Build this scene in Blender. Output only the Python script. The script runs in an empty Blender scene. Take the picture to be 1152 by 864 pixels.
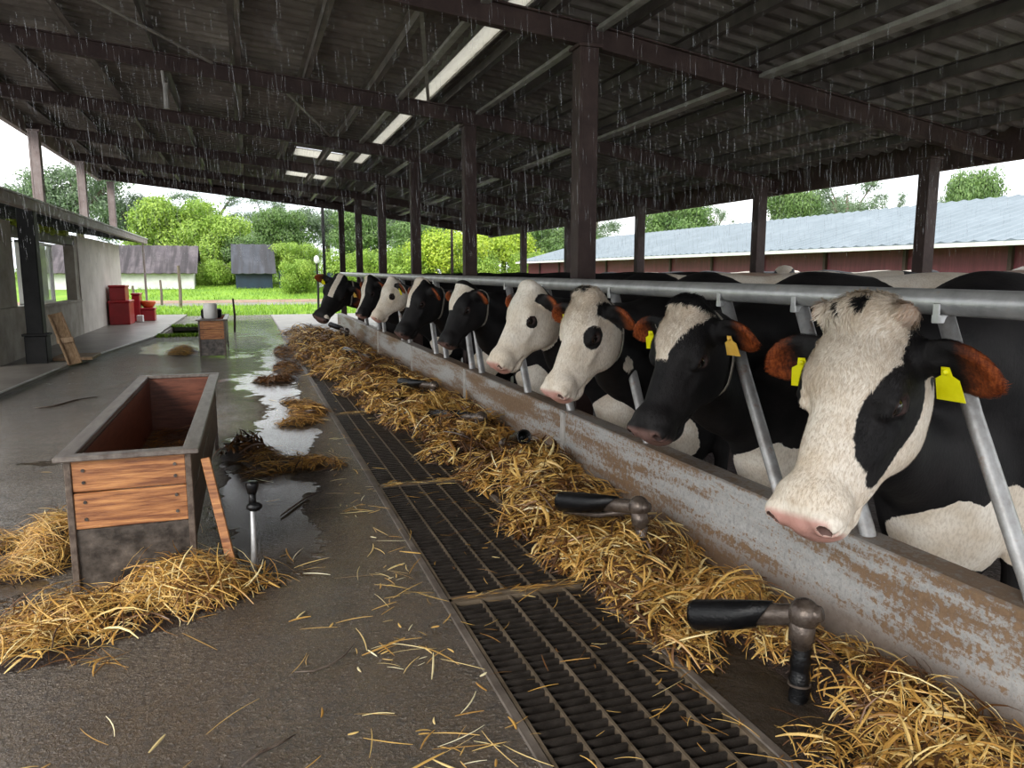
import bpy, math, random
import numpy as np
from mathutils import Vector, Matrix
random.seed(7); rng = np.random.default_rng(7)
PI = math.pi
scene = bpy.context.scene
COL = scene.collection

# ------------------------------------------------------------------ materials
def new_mat(name):
    m = bpy.data.materials.new(name); m.use_nodes = True
    nt = m.node_tree; b = nt.nodes['Principled BSDF']
    return m, nt, b
def N(nt, t, **kw):
    n = nt.nodes.new(t)
    for k, v in kw.items():
        if k.startswith('i_'):
            key = k[2:]
            key = int(key) if key.isdigit() else key
            n.inputs[key].default_value = v
        else: setattr(n, k, v)
    return n
def ramp(nt, fac, stops):
    r = N(nt, 'ShaderNodeValToRGB'); el = r.color_ramp.elements
    while len(el) < len(stops): el.new(0.5)
    for e, (p, c) in zip(el, stops):
        e.position = p; e.color = (c[0], c[1], c[2], 1)
    nt.links.new(fac, r.inputs[0]); return r.outputs[0]
def noise(nt, scale, detail=4, rough=0.6, stretch=None, coord='Object', dist=0):
    tc = N(nt, 'ShaderNodeTexCoord'); out = tc.outputs[coord]
    if stretch:
        mp = N(nt, 'ShaderNodeMapping'); mp.inputs['Scale'].default_value = stretch
        nt.links.new(out, mp.inputs[0]); out = mp.outputs[0]
    n = N(nt, 'ShaderNodeTexNoise'); n.inputs['Scale'].default_value = scale
    n.inputs['Detail'].default_value = detail; n.inputs['Roughness'].default_value = rough
    n.inputs['Distortion'].default_value = dist
    nt.links.new(out, n.inputs['Vector']); return n.outputs['Fac']
def mixc(nt, f, a, b):
    m = N(nt, 'ShaderNodeMix', data_type='RGBA')
    for s, v in ((m.inputs[0], f), (m.inputs[6], a), (m.inputs[7], b)):
        if hasattr(v, 'is_output'): nt.links.new(v, s)
        elif isinstance(v, (tuple, list)): s.default_value = (v[0], v[1], v[2], 1)
        else: s.default_value = v
    return m.outputs[2]
def mth(nt, op, a, b=0.0, c=0.0):
    m = N(nt, 'ShaderNodeMath', operation=op)
    for i, v in enumerate((a, b, c)):
        if hasattr(v, 'is_output'): nt.links.new(v, m.inputs[i])
        else: m.inputs[i].default_value = v
    return m.outputs[0]
def sstep(nt, v, lo, hi, a=0.0, b=1.0):
    m = N(nt, 'ShaderNodeMapRange', interpolation_type='SMOOTHSTEP')
    m.inputs[1].default_value = lo; m.inputs[2].default_value = hi
    m.inputs[3].default_value = a; m.inputs[4].default_value = b
    nt.links.new(v, m.inputs[0]); return m.outputs[0]
def bump(nt, b, h, strength=0.3, dist=0.01):
    n = N(nt, 'ShaderNodeBump'); n.inputs['Strength'].default_value = strength
    n.inputs['Distance'].default_value = dist
    nt.links.new(h, n.inputs['Height']); nt.links.new(n.outputs[0], b.inputs['Normal'])
def attr(nt, name):
    a = N(nt, 'ShaderNodeAttribute'); a.attribute_name = name; return a
def mottled(name, c1, c2, scale=6, rough=0.7, metal=0, c3=None, stretch=None, bstr=0.3, bdist=0.005, lo=0.35, hi=0.65, spec=0.5):
    m, nt, b = new_mat(name)
    f = noise(nt, scale, 6, 0.65, stretch)
    st = [(lo, c1), (hi, c2)]
    if c3: st.append((min(1, hi + 0.15), c3))
    nt.links.new(ramp(nt, f, st), b.inputs['Base Color'])
    b.inputs['Roughness'].default_value = rough; b.inputs['Metallic'].default_value = metal
    b.inputs['Specular IOR Level'].default_value = spec
    if bstr: bump(nt, b, noise(nt, scale * 6, 4, 0.6, stretch), bstr, bdist)
    return m

M = {}
M['steel'] = mottled('painted_brown_steel', (0.030, 0.017, 0.015), (0.058, 0.036, 0.031), 5, 0.6, 0.0, (0.09, 0.056, 0.044), spec=.25)
M['steel_pale'] = mottled('weathered_pale_steel', (0.20, 0.15, 0.14), (0.30, 0.25, 0.235), 5, 0.6, 0.0)
M['purlin'] = mottled('purlin_steel', (0.035, 0.028, 0.026), (0.085, 0.07, 0.062), 4, 0.55, 0.1, (0.15, 0.13, 0.11))
M['purlin_pale'] = mottled('pale_purlin_steel', (0.10, 0.085, 0.075), (0.20, 0.175, 0.155), 4, 0.6)
M['light_metal'] = mottled('light_conduit', (0.18, 0.17, 0.15), (0.32, 0.30, 0.27), 5, 0.5)
M['galv'] = mottled('galvanised_pipe', (0.32, 0.32, 0.315), (0.50, 0.50, 0.495), 9, 0.38, 0.5, (0.46, 0.38, 0.30), lo=0.3, hi=0.62)
M['rusty_galv'] = mottled('rusty_galvanised_pipe', (0.24, 0.225, 0.21), (0.42, 0.42, 0.42), 11, 0.42, 0.4, (0.27, 0.15, 0.08), lo=0.3, hi=0.58)
M['black_rubber'] = mottled('black_rubber', (0.003, 0.003, 0.0035), (0.008, 0.008, 0.0085), 22, 0.2, 0, stretch=(1, 1, 1), bstr=0.6, bdist=0.004, spec=.28)
M['elbow'] = mottled('worn_cast_metal', (0.07, 0.052, 0.042), (0.17, 0.135, 0.11), 18, 0.25, 0.5, (0.34, 0.26, 0.21), bstr=0.4)
M['wood_orange'] = mottled('wet_orange_plank', (0.17, 0.055, 0.018), (0.42, 0.175, 0.06), 5, 0.38, 0, (0.60, 0.30, 0.11), stretch=(1.0, 1.0, 14), bstr=0.5, lo=.38, hi=.56)
M['wood_dark'] = mottled('weathered_dark_board', (0.055, 0.035, 0.025), (0.14, 0.105, 0.08), 6, 0.5, 0, (0.22, 0.19, 0.16), stretch=(6, 0.7, 6))
M['wood_grey'] = mottled('grey_wet_rim_board', (0.085, 0.066, 0.055), (0.19, 0.165, 0.145), 7, 0.35, 0, (0.27, 0.245, 0.22), stretch=(5, 1, 5))
M['wood_red'] = mottled('red_brown_inner_board', (0.085, 0.027, 0.016), (0.20, 0.072, 0.042), 6, 0.35, 0, stretch=(1, 1, 8))
M['wood_tan'] = mottled('tan_plank', (0.20, 0.12, 0.06), (0.36, 0.24, 0.14), 6, 0.6, 0, stretch=(8, 8, 1))
M['tin'] = mottled('stained_sheet_metal', (0.03, 0.024, 0.02), (0.115, 0.095, 0.08), 12, 0.34, 0.2, (0.22, 0.18, 0.15), lo=.38, hi=.6)
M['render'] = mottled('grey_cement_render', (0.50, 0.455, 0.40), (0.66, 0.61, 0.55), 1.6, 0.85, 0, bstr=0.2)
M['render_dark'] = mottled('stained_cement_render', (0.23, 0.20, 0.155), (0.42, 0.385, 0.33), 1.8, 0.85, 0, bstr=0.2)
M['dark'] = mottled('black_painted_post', (0.006, 0.006, 0.006), (0.014, 0.014, 0.014), 5, 0.6, spec=.2)
M['red'] = mottled('red_painted_box', (0.30, 0.006, 0.012), (0.42, 0.012, 0.02), 3, 0.35, bstr=0.05)
M['orange'] = mottled('orange_plastic', (0.62, 0.10, 0.02), (0.75, 0.15, 0.03), 3, 0.35, bstr=0.05)
M['white'] = mottled('dull_white', (0.52, 0.52, 0.50), (0.66, 0.66, 0.64), 3, 0.5, bstr=0.1)
M['yellow'] = mottled('yellow_ear_tag', (0.78, 0.72, 0.0), (0.88, 0.84, 0.01), 20, 0.4, bstr=0.1)
M['amber'] = mottled('amber_ear_tag', (0.75, 0.42, 0.06), (0.85, 0.55, 0.12), 20, 0.4, bstr=0.1)
M['strap'] = mottled('tan_collar_webbing', (0.20, 0.17, 0.135), (0.34, 0.31, 0.26), 40, 0.7)
M['eye'] = mottled('wet_dark_eye', (0.004, 0.003, 0.003), (0.012, 0.008, 0.006), 30, 0.04, bstr=0)
M['leather'] = mottled('blue_grey_buckle', (0.10, 0.14, 0.26), (0.3, 0.33, 0.4), 30, 0.3)
M['maroon'] = mottled('maroon_boarding', (0.075, 0.010, 0.018), (0.125, 0.022, 0.034), 2.5, 0.6, 0, stretch=(1, 6, 0.4))
M['blue'] = mottled('blue_tarpaulin', (0.004, 0.014, 0.030), (0.008, 0.028, 0.052), 2, 0.5)
M['teal'] = mottled('teal_fabric', (0.03, 0.22, 0.30), (0.08, 0.33, 0.4), 2, 0.6)
M['bark'] = mottled('tree_bark', (0.07, 0.05, 0.035), (0.16, 0.13, 0.10), 3, 0.9, stretch=(4, 4, 1))
M['dirt'] = mottled('dirt_track', (0.20, 0.115, 0.075), (0.36, 0.25, 0.18), 0.9, 0.9, bdist=0.02)
M['moss'] = mottled('mossy_rim', (0.07, 0.10, 0.012), (0.18, 0.24, 0.03), 9, 0.9, bdist=0.02)
M['vine'] = mottled('yellow_green_creeper', (0.16, 0.22, 0.01), (0.36, 0.42, 0.03), 9, 0.8, bdist=0.02)

def corrugated_mat(name, c1, c2, c3, axis, period, rough, metal=0.0):
    m, nt, b = new_mat(name)
    f = noise(nt, 0.9, 7, 0.7); col = ramp(nt, f, [(0.3, c1), (0.55, c2), (0.72, c3)])
    f2 = noise(nt, 5, 5, 0.7, (1, 1, 1)); col = mixc(nt, sstep(nt, f2, 0.45, 0.72, 0, 0.6), col, c1)
    nt.links.new(col, b.inputs['Base Color'])
    b.inputs['Roughness'].default_value = rough; b.inputs['Metallic'].default_value = metal
    return m
def striped(m, sc):
    nt = m.node_tree; b = nt.nodes['Principled BSDF']; lk = b.inputs['Base Color'].links[0].from_socket
    st = noise(nt, 2.0, 3, 0.6, (sc, .15, .15)); col = mixc(nt, sstep(nt, st, .42, .62, 0, .7), lk, (.015, .012, .013)); nt.links.new(col, b.inputs['Base Color']); return m
M['roof'] = corrugated_mat('old_underside_roof_sheet', (0.075, 0.062, 0.052), (0.20, 0.178, 0.155), (0.33, 0.30, 0.265), 1, .15, 0.6)
M['shed_roof'] = corrugated_mat('blue_grey_metal_roofing', (0.10, 0.135, 0.155), (0.145, 0.185, 0.21), (0.20, 0.24, 0.265), 1, .3, 0.35, 0.2)
M['hut_roof'] = corrugated_mat('weathered_purple_grey_roof', (0.055, 0.045, 0.052), (0.11, 0.092, 0.098), (0.17, 0.145, 0.148), 1, .3, 0.8)
M['slate'] = corrugated_mat('dark_slate_grey_roof', (0.024, 0.028, 0.036), (0.042, 0.046, 0.058), (0.07, 0.074, 0.085), 1, .3, 0.6)

striped(M['hut_roof'], 1.6); striped(M['slate'], 1.6)
def fiberglass():
    m, nt, b = new_mat('translucent_fibreglass')
    out = nt.nodes['Material Output']
    t = N(nt, 'ShaderNodeBsdfTranslucent'); t.inputs[0].default_value = (0.93, 0.91, 0.84, 1)
    mx = N(nt, 'ShaderNodeMixShader'); mx.inputs[0].default_value = 0.45
    b.inputs['Base Color'].default_value = (0.75, 0.73, 0.66, 1); b.inputs['Roughness'].default_value = 0.4
    nt.links.new(t.outputs[0], mx.inputs[1]); nt.links.new(b.outputs[0], mx.inputs[2]); nt.links.new(mx.outputs[0], out.inputs[0])
    return m
M['fibre'] = fiberglass()

def glass():
    m, nt, b = new_mat('window_glass')
    b.inputs['Base Color'].default_value = (0.8, 0.85, 0.85, 1); b.inputs['Roughness'].default_value = 0.05
    b.inputs['Alpha'].default_value = 0.35
    return m
M['glass'] = glass()

def rain_mat():
    m, nt, b = new_mat('rain_water')
    b.inputs['Base Color'].default_value = (0.75, 0.77, 0.8, 1); b.inputs['Roughness'].default_value = 0.15
    b.inputs['Alpha'].default_value = 0.20
    return m
M['rain'] = rain_mat()

def floor_mat():
    m, nt, b = new_mat('wet_dirty_concrete')
    wet = attr(nt, 'wet').outputs['Fac']; mud = attr(nt, 'mud').outputs['Fac']
    fine = noise(nt, 30, 6, 0.8); grit = noise(nt, 75, 3, 0.7); mid = noise(nt, 4.5, 6, 0.7)
    base = ramp(nt, mid, [(0.3, (0.085, 0.060, 0.040)), (0.5, (0.155, 0.120, 0.088)), (0.7, (0.24, 0.20, 0.16))])
    mudc = ramp(nt, mid, [(0.3, (0.060, 0.036, 0.017)), (0.7, (0.135, 0.088, 0.047))])
    mf = sstep(nt, mth(nt, 'ADD', mud, mth(nt, 'MULTIPLY', mth(nt, 'SUBTRACT', mid, 0.5), 1.2)), 0.25, 0.7)
    col = mixc(nt, mf, base, mudc)
    col = mixc(nt, sstep(nt, fine, 0.46, 0.60, 0, 0.75), col, (0.030, 0.021, 0.014))
    col = mixc(nt, sstep(nt, grit, 0.56, 0.66, 0, 0.55), col, (0.36, 0.31, 0.25))
    n2 = noise(nt, 2.6, 6, 0.7, dist=0.4)
    w = mth(nt, 'ADD', wet, mth(nt, 'MULTIPLY', mth(nt, 'SUBTRACT', n2, 0.5), 1.15))
    pud = sstep(nt, w, 0.44, 0.53)
    col = mixc(nt, pud, col, mixc(nt, 0.7, col, (0.040, 0.026, 0.014)))
    nt.links.new(col, b.inputs['Base Color'])
    damp = sstep(nt, mth(nt, 'ADD', w, mth(nt, 'MULTIPLY', mth(nt, 'SUBTRACT', fine, 0.5), 0.6)), -0.35, 0.40, 0.30, 0.12)
    r = N(nt, 'ShaderNodeMix', data_type='FLOAT')
    nt.links.new(pud, r.inputs[0]); nt.links.new(damp, r.inputs[2]); r.inputs[3].default_value = 0.03
    nt.links.new(r.outputs[0], b.inputs['Roughness'])
    b.inputs['Specular IOR Level'].default_value = 0.8
    h = mth(nt, 'MULTIPLY', mth(nt, 'ADD', mth(nt, 'ADD', mth(nt, 'MULTIPLY', fine, 1.0), sstep(nt, grit, .4, .66, 0, .35)), mth(nt, 'MULTIPLY', mid, .5)), mth(nt, 'SUBTRACT', 1.0, mth(nt, 'MULTIPLY', pud, 0.97)))
    bump(nt, b, h, 1.0, 0.022)
    return m
M['floor'] = floor_mat()
M['platform'] = mottled('damp_grey_concrete', (0.13, 0.115, 0.10), (0.22, 0.20, 0.18), 1.7, 0.4, 0, (0.28, 0.26, 0.24), bstr=0.4)
M['pit'] = mottled('dark_channel', (0.006, 0.005, 0.004), (0.014, 0.010, 0.008), 3, 0.6)
M['water'] = mottled('still_dark_water', (0.02, 0.022, 0.018), (0.03, 0.03, 0.024), 3, 0.03, bstr=0.0)
M['grate'] = mottled('wet_black_grating', (0.016, 0.013, 0.011), (0.042, 0.035, 0.030), 16, 0.33, 0.1, (0.075, 0.06, 0.045), bstr=0.5)
M['grate_frame'] = mottled('rust_brown_strip', (0.075, 0.055, 0.035), (0.17, 0.13, 0.09), 8, 0.45)
M['concrete_edge'] = mottled('worn_concrete_edging', (0.085, 0.068, 0.055), (0.18, 0.15, 0.125), 8, 0.5)

def curb_mat():
    m, nt, b = new_mat('stained_grey_feed_wall')
    a = noise(nt, 2.2, 8, 0.72, (1, 0.32, 2.6)); c = noise(nt, 40, 6, 0.75)
    col = ramp(nt, c, [(0.3, (0.24, 0.235, 0.225)), (0.52, (0.44, 0.435, 0.42)), (0.75, (0.60, 0.59, 0.565))])
    st = sstep(nt, mth(nt, 'ADD', a, mth(nt, 'MULTIPLY', mth(nt, 'SUBTRACT', c, 0.5), 0.75)), 0.45, 0.56, 0, 0.95)
    col = mixc(nt, st, col, ramp(nt, c, [(0.3, (0.12, 0.060, 0.026)), (0.7, (0.27, 0.165, 0.085))]))
    z = N(nt, 'ShaderNodeSeparateXYZ'); g = N(nt, 'ShaderNodeNewGeometry'); nt.links.new(g.outputs['Position'], z.inputs[0])
    low = sstep(nt, mth(nt, 'ADD', z.outputs[2], mth(nt, 'MULTIPLY', a, 0.22)), 0.17, 0.30, 0.75, 0.0)
    col = mixc(nt, low, col, (0.15, 0.095, 0.06))
    top = sstep(nt, z.outputs[2], 0.383, 0.389, 0, 0.55)
    col = mixc(nt, top, col, (0.17, 0.12, 0.085))
    nt.links.new(col, b.inputs['Base Color']); b.inputs['Roughness'].default_value = 0.5
    bump(nt, b, c, 0.4, 0.006)
    return m
M['curb'] = curb_mat()
M['pen_mud'] = mottled('dark_pen_mud', (0.018, 0.013, 0.009), (0.05, 0.038, 0.028), 6, 0.35, bstr=.8, bdist=.02)
M['joint'] = mottled('pale_joint_mortar', (0.36, 0.34, 0.31), (0.5, 0.48, 0.45), 12, 0.5)

def cow_mat(name='holstein_coat', white=(0.70, 0.59, 0.46), white2=(0.86, 0.79, 0.69), fur=False):
    m, nt, b = new_mat(name)
    coat = attr(nt, 'coat').outputs['Fac']; rust = attr(nt, 'rust').outputs['Fac']; pink = attr(nt, 'pink').outputs['Fac']
    n1 = noise(nt, 60, 4, 0.7); n2 = noise(nt, 7, 5, 0.6); n3 = noise(nt, 130, 3, 0.6, (1, 1, 0.35))
    wcol = ramp(nt, n2, [(0.3, white), (0.62, white2)])
    wcol = mixc(nt, sstep(nt, n3, 0.42, 0.66, 0, 0.32), wcol, (0.38, 0.29, 0.20))
    bcol = ramp(nt, n2, [(0.35, (0.006, 0.0055, 0.006)), (0.7, (0.017, 0.015, 0.015))])
    wcol = mixc(nt, mth(nt, 'MULTIPLY', attr(nt, 'hair_tone').outputs['Fac'], .55), wcol, (.40, .27, .15))  # random hair colour of each strand, mixed towards brown
    v = mth(nt, 'ADD', coat, mth(nt, 'MULTIPLY', mth(nt, 'SUBTRACT', n1, 0.5), 0.014))
    col = mixc(nt, sstep(nt, v, -0.002, 0.002), wcol, bcol)
    rc = ramp(nt, n3, [(0.35, (0.10, 0.018, 0.006)), (0.65, (0.36, 0.085, 0.02))])
    col = mixc(nt, rust, col, rc)
    pc = ramp(nt, n2, [(0.3, (0.50, 0.25, 0.20)), (0.7, (0.62, 0.36, 0.31))])
    col = mixc(nt, pink, col, pc)
    nt.links.new(col, b.inputs['Base Color'])
    b.inputs['Roughness'].default_value = 0.55
    nt.links.new(mth(nt, 'SUBTRACT', 0.62, mth(nt, 'MULTIPLY', pink, 0.30)), b.inputs['Roughness'])
    b.inputs['Specular IOR Level'].default_value = 0.2
    b.inputs['Sheen Weight'].default_value = 0.0
    b.inputs['Sheen Roughness'].default_value = 0.5
    bump(nt, b, mth(nt, 'ADD', n3, n1), 0.35, 0.004)
    return m
M['cow'] = cow_mat()
def brown_cow():
    m = cow_mat('brown_white_coat'); nt = m.node_tree
    return m

def straw_mat():
    m, nt, b = new_mat('straw')
    t = attr(nt, 'tone').outputs['Fac']
    col = ramp(nt, t, [(0.0, (0.045, 0.02, 0.008)), (0.22, (0.17, 0.070, 0.018)), (0.5, (0.46, 0.24, 0.05)), (0.75, (0.68, 0.43, 0.12)), (0.92, (0.86, 0.70, 0.34)), (1.0, (0.90, 0.84, 0.60))])
    nt.links.new(col, b.inputs['Base Color']); b.inputs['Roughness'].default_value = 0.42
    return m
M['straw'] = straw_mat()
M['compost'] = mottled('dark_wet_compost', (0.012, 0.006, 0.004), (0.045, 0.022, 0.012), 22, 0.4, 0, (0.13, 0.06, 0.02), bstr=1.0, bdist=0.02)

def leaf_mat(name, c1, c2, c3):
    m, nt, b = new_mat(name)
    out = nt.nodes['Material Output']
    t = attr(nt, 'tone').outputs['Fac']
    col = ramp(nt, t, [(0.0, c1), (0.5, c2), (1.0, c3)])
    nt.links.new(col, b.inputs['Base Color']); b.inputs['Roughness'].default_value = 0.6
    tr = N(nt, 'ShaderNodeBsdfTranslucent'); nt.links.new(col, tr.inputs[0])
    mx = N(nt, 'ShaderNodeMixShader'); mx.inputs[0].default_value = 0.22
    nt.links.new(b.outputs[0], mx.inputs[1]); nt.links.new(tr.outputs[0], mx.inputs[2]); nt.links.new(mx.outputs[0], out.inputs[0])
    return m
M['leaf_bright'] = leaf_mat('bright_green_leaves', (0.045, 0.10, 0.012), (0.17, 0.30, 0.03), (0.36, 0.50, 0.08))
M['leaf_mid'] = leaf_mat('mid_green_leaves', (0.025, 0.06, 0.016), (0.085, 0.165, 0.04), (0.20, 0.31, 0.09))
M['leaf_dark'] = leaf_mat('grey_green_leaves', (0.05, 0.085, 0.045), (0.11, 0.17, 0.09), (0.20, 0.28, 0.15))
M['leaf_yellow'] = leaf_mat('yellow_green_leaves', (0.10, 0.20, 0.012), (0.27, 0.41, 0.03), (0.50, 0.60, 0.06))
M['grass'] = leaf_mat('grass_blades', (0.08, 0.17, 0.01), (0.20, 0.36, 0.025), (0.36, 0.52, 0.06))
M['field'] = mottled('grass_field', (0.10, 0.22, 0.012), (0.22, 0.38, 0.03), 0.5, 0.9, 0, (0.32, 0.46, 0.06), bstr=0.8, bdist=0.05)

# ------------------------------------------------------------------ mesh helpers
class MB:
    def __init__(s): s.v = []; s.f = []
    def add(s, vs, fs):
        o = len(s.v); s.v += [tuple(v) for v in vs]; s.f += [tuple(i + o for i in f) for f in fs]; return s
    def box(s, x0, x1, y0, y1, z0, z1, mat=None, bev=0.0):
        if bev > 0:
            b = bev; vs = []; 
            for z, e in ((z0, b), (z0 + b, 0), (z1 - b, 0), (z1, b)):
                for (x, y) in ((x0 + e + (b if not e else 0), y0 + e), (x1 - e - (b if not e else 0), y0 + e), (x1 - e, y0 + e + (b if not e else 0)), (x1 - e, y1 - e - (b if not e else 0)),
                               (x1 - e - (b if not e else 0), y1 - e), (x0 + e + (b if not e else 0), y1 - e), (x0 + e, y1 - e - (b if not e else 0)), (x0 + e, y0 + e + (b if not e else 0))):
                    vs.append((x, y, z))
            fs = [tuple(reversed(range(8))), tuple(range(24, 32))]
            for k in range(3):
                for i in range(8): fs.append((k * 8 + i, k * 8 + (i + 1) % 8, k * 8 + 8 + (i + 1) % 8, k * 8 + 8 + i))
        else:
            vs = [(x0, y0, z0), (x1, y0, z0), (x1, y1, z0), (x0, y1, z0), (x0, y0, z1), (x1, y0, z1), (x1, y1, z1), (x0, y1, z1)]
            fs = [(3, 2, 1, 0), (4, 5, 6, 7), (0, 1, 5, 4), (1, 2, 6, 5), (2, 3, 7, 6), (3, 0, 4, 7)]
        if mat is not None: vs = [mat @ Vector(v) for v in vs]
        return s.add(vs, fs)
    def tube(s, pts, r, n=12, caps=True, squash=1.0, up=None):
        pts = [Vector(p) for p in pts]; rs = r if isinstance(r, (list, tuple)) else [r] * len(pts)
        rings = []; ref = None
        for i, p in enumerate(pts):
            d = (pts[min(i + 1, len(pts) - 1)] - pts[max(i - 1, 0)]).normalized()
            if ref is None:
                ref = Vector(up) if up else (Vector((0, 0, 1)) if abs(d.z) < 0.9 else Vector((1, 0, 0)))
            a = d.cross(ref).normalized(); b = a.cross(d).normalized(); ref = b
            rings.append([p + (a * math.cos(2 * PI * k / n) + b * squash * math.sin(2 * PI * k / n)) * rs[i] for k in range(n)])
        vs = [v for R in rings for v in R]; fs = []
        for i in range(len(pts) - 1):
            for k in range(n):
                fs.append((i * n + k, i * n + (k + 1) % n, (i + 1) * n + (k + 1) % n, (i + 1) * n + k))
        if caps: fs += [tuple(reversed(range(n))), tuple(range((len(pts) - 1) * n, len(pts) * n))]
        return s.add(vs, fs)
    def bar(s, a, b, w, h, up=(0, 0, 1)):
        a = Vector(a); b = Vector(b); d = (b - a); L = d.length; d.normalize()
        x = d.cross(Vector(up)).normalized(); z = x.cross(d).normalized()
        mt = Matrix(((x.x, d.x, z.x, a.x), (x.y, d.y, z.y, a.y), (x.z, d.z, z.z, a.z), (0, 0, 0, 1)))
        return s.box(-w / 2, w / 2, 0, L, -h / 2, h / 2, mt, bev=min(w, h) * 0.08)
    def sphere(s, c, r, n=12, m=8):
        if not isinstance(r, (tuple, list)): r = (r, r, r)
        vs = [(c[0], c[1], c[2] - r[2])]
        for j in range(1, m):
            t = -PI / 2 + PI * j / m
            for i in range(n):
                a = 2 * PI * i / n; vs.append((c[0] + r[0] * math.cos(t) * math.cos(a), c[1] + r[1] * math.cos(t) * math.sin(a), c[2] + r[2] * math.sin(t)))
        vs.append((c[0], c[1], c[2] + r[2])); fs = []
        for i in range(n):
            fs.append((0, 1 + (i + 1) % n, 1 + i)); fs.append((len(vs) - 1, 1 + (m - 2) * n + i, 1 + (m - 2) * n + (i + 1) % n))
            for j in range(m - 2):
                a = 1 + j * n; fs.append((a + i, a + (i + 1) % n, a + n + (i + 1) % n, a + n + i))
        return s.add(vs, fs)
    def build(s, name, mat, parent=None, smooth=False):
        me = bpy.data.meshes.new(name); me.from_pydata(s.v, [], s.f); me.update()
        if smooth: me.polygons.foreach_set('use_smooth', [True] * len(me.polygons))
        return link(name, me, mat, parent, smooth)
def link(name, me, mat, parent=None, smooth=False):
    o = bpy.data.objects.new(name, me); COL.objects.link(o)
    if mat is not None: me.materials.append(M[mat] if isinstance(mat, str) else mat)
    if smooth == 'auto': pass
    if parent is not None:
        o.parent = parent; o.matrix_parent_inverse = Matrix.Translation(parent.location).inverted() if parent.type == 'EMPTY' and parent.rotation_euler.z == 0 else Matrix.Identity(4)
        if parent.type != 'EMPTY': o.matrix_parent_inverse = Matrix.Identity(4)
    return o
def np_mesh(name, V, F, mat=None, parent=None, smooth=True, attrs=None):
    me = bpy.data.meshes.new(name); V = np.asarray(V, np.float32); F = np.asarray(F, np.int32)
    k = F.shape[1]; me.vertices.add(len(V)); me.vertices.foreach_set('co', V.ravel())
    me.loops.add(F.size); me.loops.foreach_set('vertex_index', F.ravel())
    me.polygons.add(len(F)); me.polygons.foreach_set('loop_start', np.arange(0, F.size, k, dtype=np.int32))
    me.update(calc_edges=True)
    me.polygons.foreach_set('use_smooth', np.full(len(F), smooth))
    for n_, a in (attrs or {}).items():
        at = me.attributes.new(n_, 'FLOAT', 'POINT'); at.data.foreach_set('value', np.asarray(a, np.float32))
    me.validate(); me.update()
    return link(name, me, mat, parent)
def tag(o, label, cat, group=None, kind=None):
    o['label'] = label; o['category'] = cat
    if group: o['group'] = group
    if kind: o['kind'] = kind
    return o
def struct(o):
    o['kind'] = 'structure'; return o
def thing(name, loc, label, cat, group=None):
    o = bpy.data.objects.new(name, None); COL.objects.link(o); o.location = loc
    return tag(o, label, cat, group)

# ------------------------------------------------------------------ camera
H = 1.25; f = 850.0; VX, VY = 277.0, 308.0
th = math.atan((432 - VY) / f)
lo, hi = 0.0, 1.0
for _ in range(60):
    psi = (lo + hi) / 2
    if 576 + f * (-math.sin(psi)) / (math.cos(psi) * math.cos(th)) > VX: lo = psi
    else: hi = psi
Fv = Vector((math.sin(psi) * math.cos(th), math.cos(psi) * math.cos(th), -math.sin(th)))
Rv = Vector((math.cos(psi), -math.sin(psi), 0)); Uv = Rv.cross(Fv)
cd = bpy.data.cameras.new('camera'); cam = bpy.data.objects.new('camera', cd); COL.objects.link(cam)
cam.matrix_world = Matrix(((Rv.x, Uv.x, -Fv.x, 0), (Rv.y, Uv.y, -Fv.y, 0), (Rv.z, Uv.z, -Fv.z, H), (0, 0, 0, 1)))
cd.sensor_width = 36; cd.lens = f / 1152 * 36; cd.clip_end = 500; cd.clip_start = 0.05
scene.camera = cam

# ------------------------------------------------------------------ world and light
w = bpy.data.worlds.new('overcast'); scene.world = w; w.use_nodes = True
nt = w.node_tree; bg = nt.nodes['Background']
tc = N(nt, 'ShaderNodeTexCoord'); sp = N(nt, 'ShaderNodeSeparateXYZ'); nt.links.new(tc.outputs['Generated'], sp.inputs[0])
mapn = N(nt, 'ShaderNodeMapping'); mapn.inputs['Scale'].default_value = (1, 1, 2.5); nt.links.new(tc.outputs['Generated'], mapn.inputs[0])
cn = N(nt, 'ShaderNodeTexNoise'); cn.inputs['Scale'].default_value = 2.2; cn.inputs['Detail'].default_value = 5; nt.links.new(mapn.outputs[0], cn.inputs['Vector'])
c1 = ramp(nt, cn.outputs['Fac'], [(0.35, (0.80, 0.86, 0.94)), (0.6, (1.0, 1.0, 1.0))])
nt.links.new(c1, bg.inputs[0]); bg.inputs[1].default_value = 1.75
sd = bpy.data.lights.new('soft_sun', 'SUN'); sd.energy = 2.6; sd.angle = math.radians(22); sd.color = (1.0, 0.97, 0.92)
so = bpy.data.objects.new('soft_sun', sd); COL.objects.link(so)
so.rotation_euler = Vector((0.62, 0.62, -0.50)).to_track_quat('-Z', 'Y').to_euler()
vs = scene.view_settings; vs.view_transform = 'Standard'; vs.look = 'None'; vs.exposure = 0.48; vs.gamma = 1; vs.use_curve_mapping = False

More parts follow.
